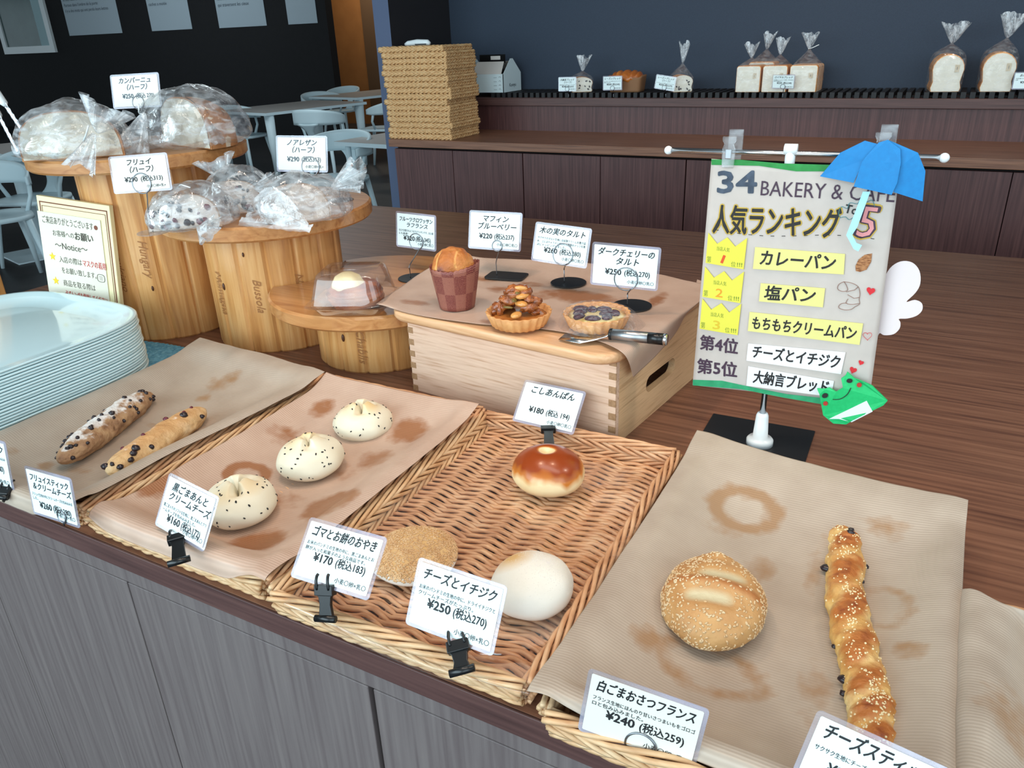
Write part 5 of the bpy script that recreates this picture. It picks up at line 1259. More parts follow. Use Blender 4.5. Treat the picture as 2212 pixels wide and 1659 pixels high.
# yellow crowns, name strips
m_yel = pm('yellow_paper', (222, 212, 72), .65); m_yel2 = pm('pale_yellow_paper', (222, 212, 132), .65); m_wht = pm('white_paper', (232, 230, 232), .65)
m_orange = pm('orange_marker', (216, 76, 24), .6); m_gold = pm('gold_marker', (214, 180, 40), .6); m_green3 = pm('green_pen', (120, 140, 40), .6); m_or2 = pm('amber_marker', (226, 150, 30), .6)
for k, (dx, dy, num, m_) in enumerate(((0, 0, '1', m_orange), (-7, 73, '2', m_or2), (-13, 142, '3', m_gold))):
    P = [(1531, 502), (1550, 526), (1572, 512), (1589, 532), (1615, 513), (1607, 581), (1525, 567)]
    c_ = pin(0, [(x+dx, y+dy) for x, y in P], -.0022, -.0014, 'yellow_crown', m_yel, t)
    lettering([(num, (1560 if num == '1' else 1554)+dx, 559+dy, (1565 if num == '1' else 1569)+dx, 561+dy, 26, .01, 0)], 'rank_number', m_, c_, -.0024)
    lettering([('当店人気', 1549+dx, 536+dy, 1577+dx, 540+dy, 10, 0, 0), ('第', 1528+dx, 560+dy, 1537+dx, 561+dy, 15, 0, 0), ('位', 1580+dx, 570+dy, 1590+dx, 571+dy, 12, 0, 0), ('!!!', 1593+dx, 571+dy, 1604+dx, 572+dy, 12, .02, 0)], 'crown_words', m_green3, c_, -.0024)
ST = [([(1632, 533), (1826, 548), (1823, 592), (1627, 580)], 'カレーパン', (1643, 558, 1805, 570), 36, m_yel2), ([(1644, 611), (1783, 622), (1778, 663), (1640, 650)], '塩パン', (1652, 634, 1762, 640), 34, m_yel2),
      ([(1620, 673), (1865, 698), (1857, 744), (1616, 714)], 'もちもちクリームパン', (1626, 698, 1850, 722), 30, m_yel2), ([(1617, 741), (1827, 760), (1817, 807), (1613, 778)], 'チーズとイチジク', (1627, 760, 1815, 784), 30, m_wht), ([(1617, 790), (1802, 822), (1796, 856), (1613, 832)], '大納言ブレッド', (1628, 814, 1790, 838), 30, m_wht)]
for P, s_, (x0, y0, x1, y1), hp, m_ in ST:
    c_ = pin(0, P, -.0020, -.0013, 'name_strip', m_, t); lettering([(s_, x0, y0, x1, y1, hp, .022, .12)], 'brush_lettering', m_mark, c_, -.0023)
lettering([('第4位', 1513, 741, 1594, 752, 34, .025, 0)], 'rank_words', m_plum, t); lettering([('第5位', 1507, 792, 1592, 802, 34, .025, 0)], 'rank_words', m_plum, t)
m_almond = pm('brown_crayon', rough=.7, ramp=[(.4, (120, 66, 30)), (.6, (186, 130, 84))], scale=(1, 1, 6), ns=200)
pin(0, [(1884, 547), (1882, 565), (1872, 582), (1858, 587), (1849, 585), (1848, 574), (1855, 560), (1868, 550)], E_-.0004, E_, 'almond_drawing', m_almond, t)
CR = [[(1823, 608), (1840, 611), (1854, 619), (1858, 634), (1856, 646), (1857, 656), (1847, 662), (1838, 668), (1824, 669), (1812, 664), (1816, 656), (1828, 654)], [(1823, 608), (1812, 614), (1810, 624), (1820, 629), (1831, 626), (1828, 615), (1823, 608)], [(1828, 630), (1846, 626), (1854, 619)], [(1831, 636), (1845, 644), (1856, 642)], [(1832, 645), (1828, 654), (1840, 657), (1856, 655)]]
for s_ in CR: stroke(s_, 1., 'croissant_drawing', m_brownpen)
def heart(cx, cy, s, rot, filled=True):
    P = []
    for i in range(24):
        a = 2*math.pi*i/24; x = 16*math.sin(a)**3; y = -(13*math.cos(a)-5*math.cos(2*a)-2*math.cos(3*a)-math.cos(4*a)); c0, s0 = math.cos(rot), math.sin(rot)
        P.append((cx+(x*c0-y*s0)*s/16, cy+(x*s0+y*c0)*s/16))
    if filled: pin(0, P, E_-.0003, E_, 'heart_drawing', m_red, t)
    else: stroke(P, .9, 'heart_drawing', m_red, closed=True)
heart(1881, 628, 9.5, .2); heart(1874, 725, 9.5, 0, False); heart(1843, 799, 8, .35); heart(1860, 783, 6, .4)
clipc(1576, 328, 'clear plastic clip holding the left top corner of the ranking poster')
clipc(1905, 322, 'clear plastic clip behind the blue paper umbrella')
# white paper wing behind the poster
wq = yq+.014
W_ = [(1895, 640), (1905, 612), (1922, 580), (1945, 565), (1970, 567), (1986, 585), (1988, 612), (1978, 632), (1958, 652), (1976, 648), (1991, 655), (1992, 670), (1980, 682), (1960, 688), (1942, 689), (1945, 697), (1943, 710), (1930, 722), (1910, 724), (1900, 720), (1893, 732), (1885, 730)]
mb = MB(); n = len(W_); Pw = [V(tuple(aty(x, y, wq))) for x, y in W_]; Pw = [catmull(Pw+[Pw[0]], i/88) for i in range(88)]
mb.prism([(p.x, p.z) for p in Pw]+[(pp(1860, 720)[0], pp(1860, 720)[1]), (pp(1870, 640)[0], pp(1870, 640)[1])], wq, wq+.0006, I4)
o = mb.build('paper_wing', pm('white_paper_cutout', (226, 212, 212), .7)); tag(o, 'white cut-paper wing sticking out from behind the right edge of the ranking poster', 'paper wing')
# blue folded-paper umbrella
uq = yq-.012
def up_(px, py, dy=0.): return aty(px, py, uq+dy)
m_blue = pm('blue_origami_paper', rough=.6, ramp=[(.3, (0, 118, 184)), (.7, (0, 126, 192))], ns=200); m_lblue = pm('pale_blue_paper', (168, 220, 240), .6)
t = thing('paper_umbrella', 'bright blue folded-paper umbrella with a pale blue handle pinned to the poster corner', 'paper umbrella', up_(1890, 400))
def panel(pts, name, m, depth=.0012):
    mb = MB(); a = [up_(x, y, d) for x, y, d in pts]; b = [p+V((0, depth, 0)) for p in a]; n = len(a)
    mb.add(a+b, [tuple(range(n)), tuple(range(2*n-1, n-1, -1))]+[(i, n+i, n+(i+1) % n, (i+1) % n) for i in range(n)], False); return mb.build(name, m, t)
panel([(1868, 304, -.001), (1895, 311, -.002), (1866, 345, -.003), (1844, 395, -.006), (1771, 381, -.001), (1815, 330, -.001)], 'left_panel', m_blue)
panel([(1920, 303, -.001), (1983, 330, -.001), (1999, 370, -.001), (1993, 435, -.001), (1930, 415, -.006), (1945, 360, -.004), (1943, 322, -.002)], 'right_panel', m_blue)
panel([(1898, 308, -.004), (1918, 302, -.004), (1945, 322, -.005), (1946, 352, -.008), (1938, 395, -.010), (1926, 421, -.010), (1844, 403, -.010), (1862, 350, -.008), (1871, 338, -.007)], 'centre_panel', m_blue)
panel([(1864, 414, -.003), (1880, 414, -.003), (1852, 490, -.003), (1838, 512, -.003), (1828, 508, -.003), (1838, 482, -.003)], 'handle', m_lblue)
panel([(1828, 508, -.004), (1838, 502, -.004), (1850, 525, -.004), (1862, 530, -.004), (1854, 543, -.004), (1844, 538, -.004)], 'handle_hook', m_lblue)
# green folded-paper frog
fq = uq
t = thing('paper_frog', 'green folded-paper frog with a pen smile at the lower right corner of the poster', 'paper frog', up_(1840, 870))
m_frog = pm('green_origami_paper', rough=.6, ramp=[(.3, (18, 178, 100)), (.7, (28, 190, 110))], ns=200)
panel([(1782, 841, 0), (1765, 840, 0), (1770, 852, -.002), (1773, 868, 0), (1778, 897, 0), (1800, 915, 0), (1828, 917, 0), (1842, 908, -.002), (1908, 876, 0), (1917, 866, 0), (1884, 834, -.001), (1862, 824, -.002), (1846, 818, 0), (1830, 804, 0), (1826, 812, 0), (1817, 818, 0), (1821, 838, -.003), (1806, 847, -.003), (1791, 838, 0)], 'body', m_frog, .003)
panel([(1791, 905, -.0012), (1872, 866, -.0012), (1885, 889, -.0012), (1840, 912, -.0012), (1812, 905, -.0012)], 'white_belly', pm('white_underside', (226, 232, 238), .6), .0006)
def dot(px, py, r, m, name, ry=None, rot=0.):
    pts = []
    for i in range(16):
        a = 2*math.pi*i/16; x, y = r*math.cos(a), (ry or r)*math.sin(a); pts.append((px+x*math.cos(rot)-y*math.sin(rot), py+x*math.sin(rot)+y*math.cos(rot), -.0030))
    panel(pts, name, m, .0012)
dot(1835, 823, 6.5, m_mark, 'eye', 4.5); dot(1782, 855, 6.5, m_mark, 'eye', 5, -.3)
dot(1856, 832, 5.5, pm('red_cheek', (176, 48, 36), .6), 'cheek', 4.8); dot(1783, 872, 5, pm('red_cheek', (176, 48, 36), .6), 'cheek', 4.5)
mb = MB(); q = [up_(1799, 863, -.0035), up_(1815, 862, -.0035), up_(1830, 852, -.0035), up_(1838, 838, -.0035)]; mb.tube([catmull(q, i/14) for i in range(15)], .0005, 6); mb.build('smile', m_mark, t)

# ------------------------------------------------------------ notice board leaning at the left
NBp = (-1.637, 1.0, .16, .186, -.082, .095, .198, .215)
# (the board leans towards the tallest spool, behind the stack of white trays)
NB = (-1.486, .902, .190, .19, -.078, .092, .176, .200)
mt = pose(NB); w, h = NB[6], NB[7]
t = thing('notice_board', 'cream notice board with a hand-written note and red lines, behind the white trays', 'notice board', mat=mt)
hb = -.182
m_cream = pm('cream_board', (238, 224, 178), .6); m_note = pm('note_paper', (226, 218, 200), .65); m_rbrown = pm('red_brown_line', (122, 62, 40), .6)
mb = MB(); mb.box((-w/2, 0, hb), (w/2, .010, h/2)); mb.build('board', m_cream, t, local=True, bevel=.001)
mb = MB()
def fr(x0, z0, x1, z1, th_): mb.box((x0, -.0006, z1-th_), (x1, 0, z1)); mb.box((x0, -.0006, z0), (x0+th_, 0, z1)); mb.box((x1-th_, -.0006, z0), (x1, 0, z1))
fr(-w/2+.006, hb, w/2-.006, h/2-.010, .0022); mb.build('outer_line', m_rbrown, t, local=True)
mb = MB(); fr(-w/2+.011, hb, w/2-.011, h/2-.018, .0010); mb.build('inner_line', m_rbrown, t, local=True)
mb = MB(); mb.box((-w/2-.001, -.0018, hb+.01), (w/2-.024, -.0008, h/2-.030)); nt_ = mb.build('note_sheet', m_note, t, local=True)
m_pencil = pm('pencil_grey', (84, 76, 66), .7); m_redpen = pm('red_pen', (196, 50, 50), .6); m_star = pm('yellow_star', (236, 200, 40), .6)
def note(rows, name, m):
    mb = MB()
    for s_, x, z, wd, sz, bd in rows: mb.text(s_, sz, x, z, I4, w=wd, bold=bd, align='LEFT', y=-.0022)
    mb.build(name, m, nt_, local=True)
z0 = h/2-.046
note([('ご来店ありがとうございます', -.080, z0, .124, .016, .0), ('お客様への', -.058, z0-.024, .052, .013, .0), ('お願い', -.004, z0-.024, .044, .017, .03), ('～Notice～', -.056, z0-.048, .080, .018, .01), ('入店の際は', -.050, z0-.076, .056, .014, .0), ('をお願い致します。', -.048, z0-.098, .086, .014, .0), ('商品を取る際は', -.048, z0-.124, .080, .014, .0)], 'hand_writing', m_pencil)
note([('マスクの着用', .008, z0-.076, .056, .015, .012)], 'red_hand_writing', m_redpen)
note([('必ずトングを使用してください。', -.046, z0-.146, .108, .014, .012)], 'red_hand_writing', m_redpen)
for zz in (z0-.072, z0-.122):
    pts = [((.0085 if i % 2 == 0 else .0038)*math.sin(math.pi*i/5)-.066, zz+(.0085 if i % 2 == 0 else .0038)*math.cos(math.pi*i/5)) for i in range(10)]
    mb = MB(); mb.prism(pts, -.0024, -.0019, I4); mb.build('star_drawing', m_star, nt_, local=True)
mb = MB(); mb.tube([V((.050+.009*math.copysign(abs(math.cos(a))**.6, math.cos(a)), -.0022, z0-.100+.0075*math.copysign(abs(math.sin(a))**.6, math.sin(a)))) for a in [2*math.pi*i/24 for i in range(24)]], .0005, 5, closed=True)
for k in (-.003, .0, .003): mb.tube([V((.046, -.0022, z0-.100+k)), V((.054, -.0022, z0-.100+k))], .0003, 4)
mb.build('mask_drawing', m_pencil, nt_, local=True)
mb = MB(); mb.lathe([(.0045, 0), (.0045, .0004)], 20, smooth=False); 
for v in mb.v: x, y, z = v; v.x, v.y, v.z = .052+x, -.0018-z, z0+y
mb.build('brown_dot', m_rbrown, nt_, local=True)

# ------------------------------------------------------------ stack of white trays
ords = ['topmost', 'second', 'third', 'fourth', 'fifth', 'sixth', 'seventh', 'eighth', 'ninth', 'tenth', 'eleventh', 'twelfth', 'thirteenth', 'fourteenth', 'fifteenth', 'sixteenth', 'seventeenth', 'eighteenth', 'nineteenth', 'twentieth', 'twenty-first', 'twenty-second']
NP, PIT = 21, .0049
pcx, pcy = -1.412, .622
def outl(k, a, e=.50):
    ca, sa = math.cos(a), math.sin(a)
    return math.copysign(abs(ca)**e, ca)*(.213-k), math.copysign(abs(sa)**e, sa)*(.236-k)
prof = [(.058, .0065), (.052, .0050), (.020, .0150), (.006, .0186), (.0015, .0193), (0, .0182), (.0008, .0160), (.0040, .0152), (.022, .0115), (.054, .0012), (.060, 0)]
tr0 = None
for i in range(NP):
    zz = .0008+(NP-1-i)*PIT
    lab = ('topmost white plastic tray of the stack at the left, shining in the window light' if i == 0 else 'white plastic tray, %s from the top of the stack at the left' % ords[i]) if i < NP-1 else 'white plastic tray at the very bottom of the stack, on the blue cloth'
    mt = M.Translation((pcx+random.uniform(-.0012, .0012), pcy+random.uniform(-.0012, .0012), zz+.0002))
    if tr0 is None:
        tr0 = thing('serving_tray', lab, 'tray', mat=mt, group='stack of white trays'); n = 120
        def ring(lo, hi):
            mb = MB(); vs = []
            for k, z in prof[lo:hi]:
                for j in range(n): x, y = outl(k, 2*math.pi*j/n, .50 if k < .03 else .46); vs.append(V((x, y, z)))
            m_ = hi-lo; mb.add(vs, [(q*n+j, (q+1)*n+j, (q+1)*n+(j+1) % n, q*n+(j+1) % n) for q in range(m_-1) for j in range(n)]); return mb, m_
        mb, m_ = ring(2, 9); mb.build('rim', m_mel, tr0, local=True)
        mb, m_ = ring(0, 3); mb.f.append(tuple(range(n))); mb.sm.append(True)
        b2, m_ = ring(8, 11); k0 = len(mb.v); mb.add(b2.v, b2.f); mb.f.append(tuple(k0+(m_-1)*n+j for j in range(n-1, -1, -1))); mb.sm.append(True); mb.build('base', m_mel, tr0, local=True)
    else: twin(tr0, mt, lab, 'stack of white trays')
# blue cloth
m_blueclo = pm('blue_waffle_cloth', rough=.9, ramp=[(.3, (66, 132, 168)), (.7, (120, 182, 208))], scale=(60, 60, 60), ns=3, bump=.4)
def clo(u_, v_):
    x = -1.40+.255*u_; y = .80+.135*v_+.01*math.sin(u_*4); z = .0016+.0016*abs(math.sin((x*1.0+.012*abs(math.sin(y*150)))*260))+.012*max(0, (u_-.8)/.2)*math.sin(math.pi*min(1, v_*1.1))*(1 if v_ > .3 else 0)
    if x < pcx+.214 and y < pcy+.222: z = min(z, .0003)
    return V((x, y, z))
mb = MB(); mb.grid(120, 60, clo); o = mb.build('cloth', m_blueclo, solid=.0006); tag(o, 'blue waffle cloth peeking out under the stack of white trays', 'cloth')

# ------------------------------------------------------------ tongs on their rack and a few dishes at the left edge
t = thing('tong_rack', 'tan wooden tong rack cut by the left edge of the photo', 'rack', (-2.0, .95, 0))
q = [at(-60, 560, .0), at(36, 628, 0)]
mb = MB(); mb.box((-1.995, .93, 0), (-1.80, .99, .016)); mb.build('foot', pm('tan_board', (206, 170, 112), .6), t, bevel=.002)
mb = MB(); mb.box((-1.99, .95, .016), (-1.95, .98, .50)); mb.build('post', m_pine, t, bevel=.002)
mb = MB(); mb.tube([V((-1.97, .95, .47)), V((-1.97, .90, .475))], .006, 10); mb.build('peg', m_pine, t)
yt = .94
t = thing('tongs', 'steel serving tongs with a white grip at the left edge, behind the bagged loaf', 'tongs', aty(0, 220, yt))
for k, (a, b, dy) in enumerate((((-40, 150), (57, 296), 0.), ((-45, 170), (38, 328), .02))):
    A, B = aty(*a, yt+dy), aty(*b, yt+dy); d = (B-A); s_ = V((-d.z, 0, d.x)).normalized()
    mb = MB()
    def arm(u_, v_): 
        p = A+d*v_; wv = .0055*(1+.16*math.sin(v_*75)*(1 if v_ > .5 else .1)); return p+s_*((u_-.5)*2*wv)+V((0, .003*(1-(2*u_-1)**2), 0))
    mb.grid(6, 90, arm); mb.build('arm', m_steel, t, solid=.0012)
    mb = MB(); mb.tube([A+d*.02, A+d*.1, A+d*.50, A+d*.54], [.005, .0075, .0075, .004], 12, flat=.8); mb.build('grip', m_white_pl, t)
A = aty(-42, 155, yt); mb = MB(); mb.tube([A, V((-1.97, .925, .473)), A+V((0, .02, -.01))], .004, 8); mb.build('hinge', m_steel, t)
d0 = None
for i in range(4):
    mt = M.Translation((-2.02+.07, 1.13, .006*i))
    lab = ['lowest of four small white dishes at the left edge behind the trays', 'second from the bottom of four small white dishes at the left edge', 'third from the bottom of four small white dishes at the left edge', 'topmost of four small white dishes at the left edge'][i]
    if d0 is None:
        d0 = thing('small_dish', lab, 'dish', mat=mt, group='small white dishes'); mb = MB(); mb.lathe([(.022, 0), (.034, .008), (.036, .0095), (.034, .0095), (.021, .002), (.001, .002)], 36); mb.build('dish', m_mel, d0, local=True)
    else: twin(d0, mt, lab)

# ------------------------------------------------------------ stack of plaited straw baskets on the bread shelf
bx0, bx1, by0, by1 = -2.205, -1.877, 2.872, 3.105
top_z = aty(900, 99, 2.88).z
NBK = 16; bp = (top_z-ZL)/NBK
bt = None
for i in range(NBK):
    lab = 'plaited straw basket, %s from the top of the stack on the bread shelf' % ords[i] if 0 < i < NBK-1 else ('topmost plaited straw basket of the stack, carrying a white grip' if i == 0 else 'bottom plaited straw basket of the stack, resting on the bread shelf')
    mt = M.Translation(((bx0+bx1)/2+random.uniform(-.011, .011)-.012*(1-i/NBK), (by0+by1)/2+random.uniform(-.004, .004), ZL+(NBK-1-i)*bp)) @ M.Rotation(random.uniform(-.015, .015), 4, 'Z')
    if bt is None:
        bt = thing('straw_basket', lab, 'basket', mat=mt, group='stack of straw baskets'); hw, hd = (bx1-bx0)/2-.006, (by1-by0)/2-.006
        mb = MB(); mb.box((-hw, -hd, .001), (hw, hd, .005)); mb.build('base', m_straw, bt, local=True)
        for nm, a, b in (('front_plait', (-hw, -hd, 0), (hw, -hd, 0)), ('back_plait', (hw, hd, 0), (-hw, hd, 0)), ('left_plait', (-hw, hd, 0), (-hw, -hd, 0)), ('right_plait', (hw, -hd, 0), (hw, hd, 0))):
            mb = MB(); a, b = V(a), V(b); z = V((0, 0, 1)); e = (b-a).normalized()*.004
            rope(mb, a-e+z*bp*.27, b+e+z*bp*.27, bp*.17, .0043, 3, .062, 1, seg=.008, jit=.0010); rope(mb, a-e+z*bp*.70, b+e+z*bp*.70, bp*.18, .0043, 3, .062, -1, seg=.008, jit=.0010)
            mb.build(nm, m_straw, bt, local=True)
    else: twin(bt, mt, lab, 'stack of straw baskets')
t = thing('white_grip', 'white plastic grip lying on top of the straw basket stack', 'tool', (-2.1, 2.92, top_z))
a, b = aty(876, 100, 2.93), aty(929, 97, 2.93)
mb = MB(); mb.tube([V((a.x, 2.93, top_z+.006)), V((a.x+.015, 2.93, top_z+.010)), V(((a.x+b.x)/2, 2.93, top_z+.013)), V((b.x-.01, 2.93, top_z+.011)), V((b.x, 2.93, top_z+.006))], [.006, .010, .012, .011, .006], 14); mb.build('body', m_white_pl, t)
mb = MB(); mb.box(((a.x+b.x)/2-.005, 2.917, top_z+.003), (b.x-.012, 2.9185, top_z+.007)); mb.build('slot', m_blackp, t)

# ------------------------------------------------------------ white gable gift box
gx = -1.842; gy = 3.27; gd = .165; gw = .19; gh = .078
m_gift = pm('white_carton', (222, 238, 242), .6); m_gift2 = pm('white_carton_lid', (226, 220, 214), .6)
t = thing('gift_box', 'white gable-top gift box with black edges, right of the straw basket stack', 'box', (gx-gw/2, gy+gd/2, ZR))
mb = MB(); mb.box((gx-gw, gy, ZR), (gx-.004, gy+gd, ZR+gh)); mb.build('body', m_gift, t)
side = [(0, 0), (gd, 0), (gd, gh), (gd*.55, gh+.062), (gd*.42, gh+.062), (0, gh)]
for xx in (gx, gx-gw):
    mb = MB(); mb.add([V((xx, gy+y, ZR+z)) for y, z in side]+[V((xx-.002, gy+y, ZR+z)) for y, z in side], [tuple(range(6)), tuple(range(11, 5, -1))]+[(i, 6+i, 6+(i+1) % 6, (i+1) % 6) for i in range(6)], False); mb.build('gable_end', m_gift, t)
for s_, y0, y1 in ((0, .0, gd*.42), (1, gd, gd*.55)):
    mb = MB(); p = [V((gx-gw+.01, gy+y0, ZR+gh)), V((gx-.012, gy+y0, ZR+gh)), V((gx-.026, gy+y1*.8+y0*.2, ZR+gh+.05)), V((gx-gw+.026, gy+y1*.8+y0*.2, ZR+gh+.05))]; mb.add(p, [(0, 1, 2, 3)], False); mb.build('lid_flap', m_gift2, t, solid=.0015)
mb = MB(); mb.box((gx-gw+.03, gy+gd*.40, ZR+gh+.045), (gx-.026, gy+gd*.42, ZR+gh+.080)); hd_ = mb.build('handle', m_blackp, t)
mb = MB(); mb.box((gx-gw*.5-.005, gy+gd*.40-.002, ZR+gh+.058), (gx-gw*.5+.045, gy+gd*.40, ZR+gh+.074)); mb.build('handle_label', m_gift2, hd_)
mb = MB(); mb.box((gx-.0045, gy-.001, ZR), (gx-.0005, gy+.003, ZR+gh)); mb.box((gx-gw, gy+.03, ZR+gh), (gx-.004, gy+gd-.03, ZR+gh+.02)); mb.build('dark_lining', m_blackp, t)
mb = MB(); mb.text('Komyu', .022, 0, 0, M.Translation((gx+.0006, gy+gd*.5, ZR+.028)) @ M.Rotation(math.pi/2, 4, 'Z'), bold=.01, y=-.0002); mb.build('printed_name', m_ink_f, t)
mb = MB()
for k in range(4):
    mb.tube([V((gx-.036, gy-.0006, ZR+.012+.017*k)), V((gx-.052, gy-.0006, ZR+.012+.017*k))], .0006, 4)
    mb.tube([V((gx-.020+.005*math.cos(a), gy-.0006, ZR+.012+.017*k+.004*math.sin(a))) for a in [i*.5 for i in range(7)]], .0006, 4)
mb.build('printed_icons', m_ink_f, t)

# ------------------------------------------------------------ wrapped loaves
m_lcrust = bread_mat('toast_crust', [(.3, (206, 130, 66)), (.55, (232, 162, 90)), (.8, (242, 192, 126))], .45, 16, .2, 50, .15)
m_lwhite = bread_mat('white_crumb', [(.3, (228, 222, 206)), (.7, (238, 232, 220))], .7, 40, .15, 120)
m_stick = pm('beige_sticker', (206, 188, 160), .6)
m_bagc = film('loaf_bag', cloud=.06, gl=.045, bump=.4, bns=50, streak=(40, 40, 90)); m_bagt = film('loaf_bag_tail', cloud=.26, gl=.16, bump=.5, bns=70, streak=(90, 90, 40))
def square(w, h): return [(-w/2, 0), (w/2, 0), (w/2, h*.94), (w*.44, h), (-w*.44, h), (-w/2, h*.94)]
def mountain(w, h):
    pts = [(-w*.46, 0), (w*.46, 0), (w*.49, h*.10), (w*.44, h*.26)]
    for i in range(13):
        a = math.radians(-20+220*i/12); pts.append((w*.5*math.cos(a)*1.02, h*.60+h*.40*math.sin(a)))
    return pts+[(-w*.44, h*.26), (-w*.49, h*.10)]
def loaf(xc, yf, w, d, h, shape, label, neck, tail, tw=.03, lean=0., sticker=True, bits_=0, group='square wrapped loaves', slices=0, yaw=0., mfront=None, tieit=False):
    mt = M.Translation((xc, yf+d/2, ZR)) @ M.Rotation(yaw, 4, 'Z')
    t = thing('wrapped_loaf', label, 'bread', mat=mt, group=group)
    O = shape(w, h)
    mb = MB(); mb.prism(O, -d/2, d/2, I4, smooth=False); mb.build('crust', m_lcrust, t, local=True, bevel=.003)
    mb = MB(); mb.prism([(x*.955, .0022+z*.955) for x, z in O], -d/2-.0012, -d/2+.001, I4); mb.build('cut_face', mfront or m_lwhite, t, local=True)
    R = random.Random(int(xc*1000))
    for i in range(bits_):
        x, z = R.uniform(-.36, .36)*w, R.uniform(.08, .75)*h; s_ = R.uniform(.003, .006); mb = MB(); mb.blob((x, -d/2-.0014, z), (s_, .0012, s_*.6), 8, 5, M.Rotation(R.uniform(0, 3), 3, 'Y'), amp=.3); mb.build('bean', m_raisin, t, local=True)
    if slices:
        for k in range(1, slices):
            y = -d/2+d*k/slices; mb = MB(); mb.prism([(x*1.008, z*1.006-.0005) for x, z in O], y-.0012, y+.0012, I4); mb.build('slice_line', m_lwhite, t, local=True)
    if sticker:
        mb = MB(); mb.box((w*.20, -d/2-.0035, h*.52), (w*.34, -d/2-.0028, h*.72)); s_ = mb.build('sticker', m_stick, t, local=True)
        mb = MB(); mb.box((w*.262, -d/2-.0038, h*.58), (w*.275, -d/2-.0034, h*.66)); mb.build('sticker_mark', m_ink_f, s_, local=True)
    # bag: follows the loaf, gathers at a neck, opens into a tail
    sd = xc*7; zs = [(0, 1.04, 1), (.02, 1.06, 1), (h*.5, 1.07, 1), (h*.85, 1.06, 1), (h*1.02, .90, .8), (h*1.02+(neck-h)*.4, .55, .5), (h*1.02+(neck-h)*.8, .17, .2), (neck, .075, .1)]
    def bagf(u_, v_):
        k = v_*(len(zs)-1); i = min(int(k), len(zs)-2); f = k-i; z = zs[i][0]*(1-f)+zs[i+1][0]*f; s_ = zs[i][1]*(1-f)+zs[i+1][1]*f; e = zs[i][2]*(1-f)+zs[i+1][2]*f
        a = 2*math.pi*u_; ca, sa = math.cos(a), math.sin(a); ee = .35+.65*(1-e); x = math.copysign(abs(ca)**ee, ca)*w*.52*s_; y = math.copysign(abs(sa)**ee, sa)*(d*.5+.004)*s_
        rip = 1+.05*(1-e)*math.sin(13*a+sd)+.02*noise.noise(V((ca*5, sa*5, z*60+sd)))
        return V((x*rip+lean*max(0, z-h)/(neck-h+1e-6), y*rip, z))
    mb = MB(); mb.grid(72, 40, bagf, wrap=True); mb.build('bag', m_bagc, t, local=True)
    def tailf(u_, v_):
        a = 2*math.pi*u_; r = .004+tw*v_**.8*(1+.25*math.sin(5*a+sd)*v_+.10*math.sin(11*a)*v_); zz = neck+tail*v_*(1+.14*math.sin(3*a+sd)+.05*math.sin(9*a))
        return V((lean*(1+1.2*v_)+r*math.cos(a), r*math.sin(a)*.55, zz))
    mb = MB(); mb.grid(64, 12, tailf, wrap=True); mb.build('bag_tail', m_bagt, t, local=True)
    if tieit: mb = MB(); mb.tube([V((lean-.004, -.006, neck)), V((lean+.012, -.008, neck+.004)), V((lean+.034, -.008, neck+.014))], .0014, 6); mb.build('twist_tie', m_white_pl, t, local=True)
    return t
def X(px, y): return aty(px, 195, y).x
yb = 3.262
def hz(py, y=yb): return aty(1700, py, y).z-ZR
SQ = 'square wrapped loaves'
loaf((X(1588, yb)+X(1640, yb))/2, yb, X(1640, yb)-X(1588, yb), .10, hz(141), square, 'left front square wrapped loaf of the group behind the small price card', hz(124), hz(97)-hz(124)+.006, .022, -.004)
loaf((X(1644, yb)+X(1697, yb))/2, yb, X(1697, yb)-X(1644, yb), .10, hz(141), square, 'middle square wrapped loaf of the group, behind the small price card', hz(118), hz(84)-hz(118), .020, .004)
loaf((X(1702, yb)+X(1762, yb))/2, yb, X(1762, yb)-X(1702, yb), .14, hz(141), square, 'right-hand square wrapped loaf of the group, sliced side showing, white tie', hz(108), hz(76)-hz(108), .024, .0, slices=5, tieit=True)
loaf((X(1617, 3.375)+X(1664, 3.375))/2, 3.372, .10, .095, .104, square, 'square wrapped loaf at the back of the group, its gathered bag top showing above', .150, .055, .02, .006, False)
MT = 'round-topped wrapped loaves'
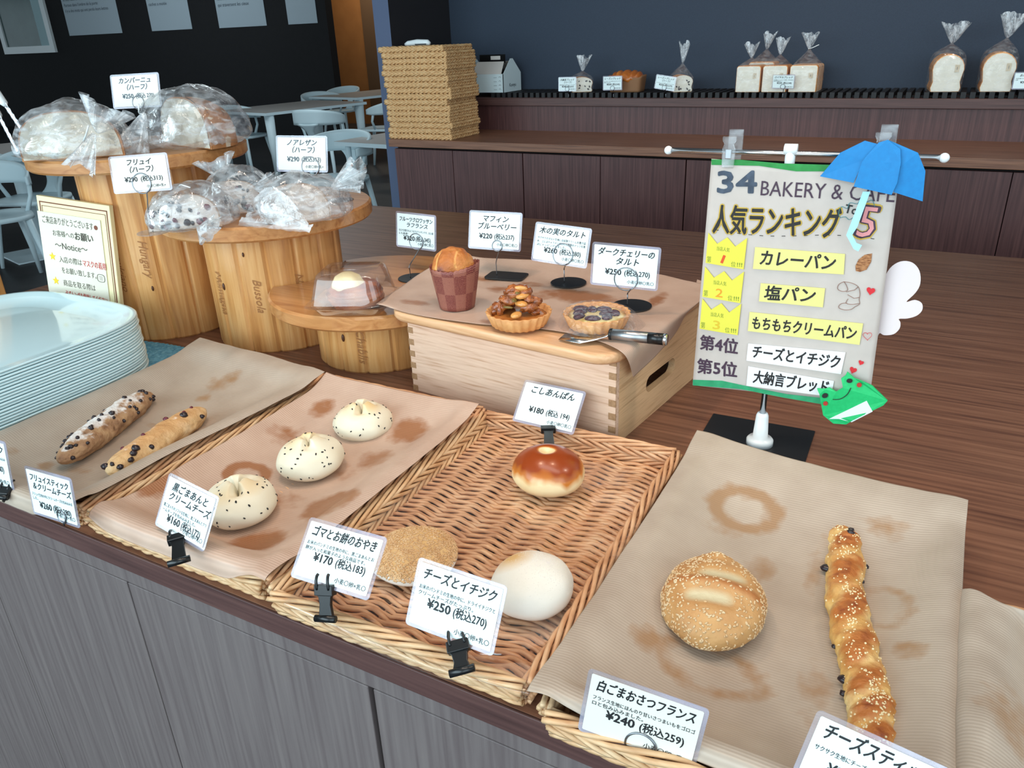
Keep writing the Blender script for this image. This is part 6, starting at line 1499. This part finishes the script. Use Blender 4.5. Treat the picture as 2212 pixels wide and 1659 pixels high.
loaf((X(2001, yb)+X(2069, yb))/2, yb, X(2071, yb)-X(2003, yb), .14, hz(124), mountain, 'left of two round-topped white loaves in clear bags on the bread shelf', hz(104), hz(66)-hz(104), .036, .004, group=MT, yaw=.12)
loaf((X(2110, yb)+X(2184, yb))/2, yb, X(2184, yb)-X(2112, yb), .14, hz(122), mountain, 'right of two round-topped white loaves in clear bags, next to the cut-off price card', hz(96), hz(52)-hz(96), .036, .010, group=MT, yaw=.05)
loaf((X(1224, yb)+X(1266, yb))/2, yb+.01, X(1266, yb)-X(1224, yb), .085, hz(162), mountain, 'small wrapped half loaf with dark beans, beside the white gift box', hz(148), hz(113)-hz(148), .026, .006, False, 9, 'small wrapped half loaves', yaw=.5)
loaf((X(1440, yb)+X(1483, yb))/2, yb+.01, X(1484, yb)-X(1442, yb), .085, hz(160), mountain, 'small wrapped raisin half loaf behind the tilted price card', hz(132), hz(88)-hz(132), .016, .004, False, 9, 'small wrapped half loaves', yaw=.5)
xa, xb = X(1306, yb), X(1384, yb)
t = thing('paper_wrapped_loaf', 'golden brown loaf in a pleated paper mould, between the two small wrapped loaves', 'bread', ((xa+xb)/2, yb+.05, ZR))
w_ = xb-xa; hh = hz(150)
fnl = dome_fn(w_*.47, .05, hh*.62, V(((xa+xb)/2, yb+.055, ZR+hh*.40)), 0, .4, .05, 3., .01, lambda a, tt, x, y, z: (math.copysign(abs(x/(w_*.47))**.75*w_*.47, x), y, z+.004*math.cos(x*260)))
mb = MB(); skin(mb, fnl, 60, 30); mb.build('loaf', bread_mat('brown_loaf', [(.3, (150, 74, 24)), (.55, (190, 108, 40)), (.8, (214, 140, 66))], .35, 24, .3, 70, .3), t)
mb = MB()
def mould(u_, v_):
    a = 2*math.pi*u_; ca, sa = math.cos(a), math.sin(a); k = .90+.10*v_
    return V(((xa+xb)/2+math.copysign(abs(ca)**.4, ca)*w_*.47*k, yb+.055+math.copysign(abs(sa)**.4, sa)*.046*k, ZR+hh*.70*v_+.010*v_*abs(ca)**6))
mb.grid(64, 8, mould, wrap=True); mb.build('paper_mould', pm('brown_baking_paper', (138, 98, 66), .7), t, solid=.0008)
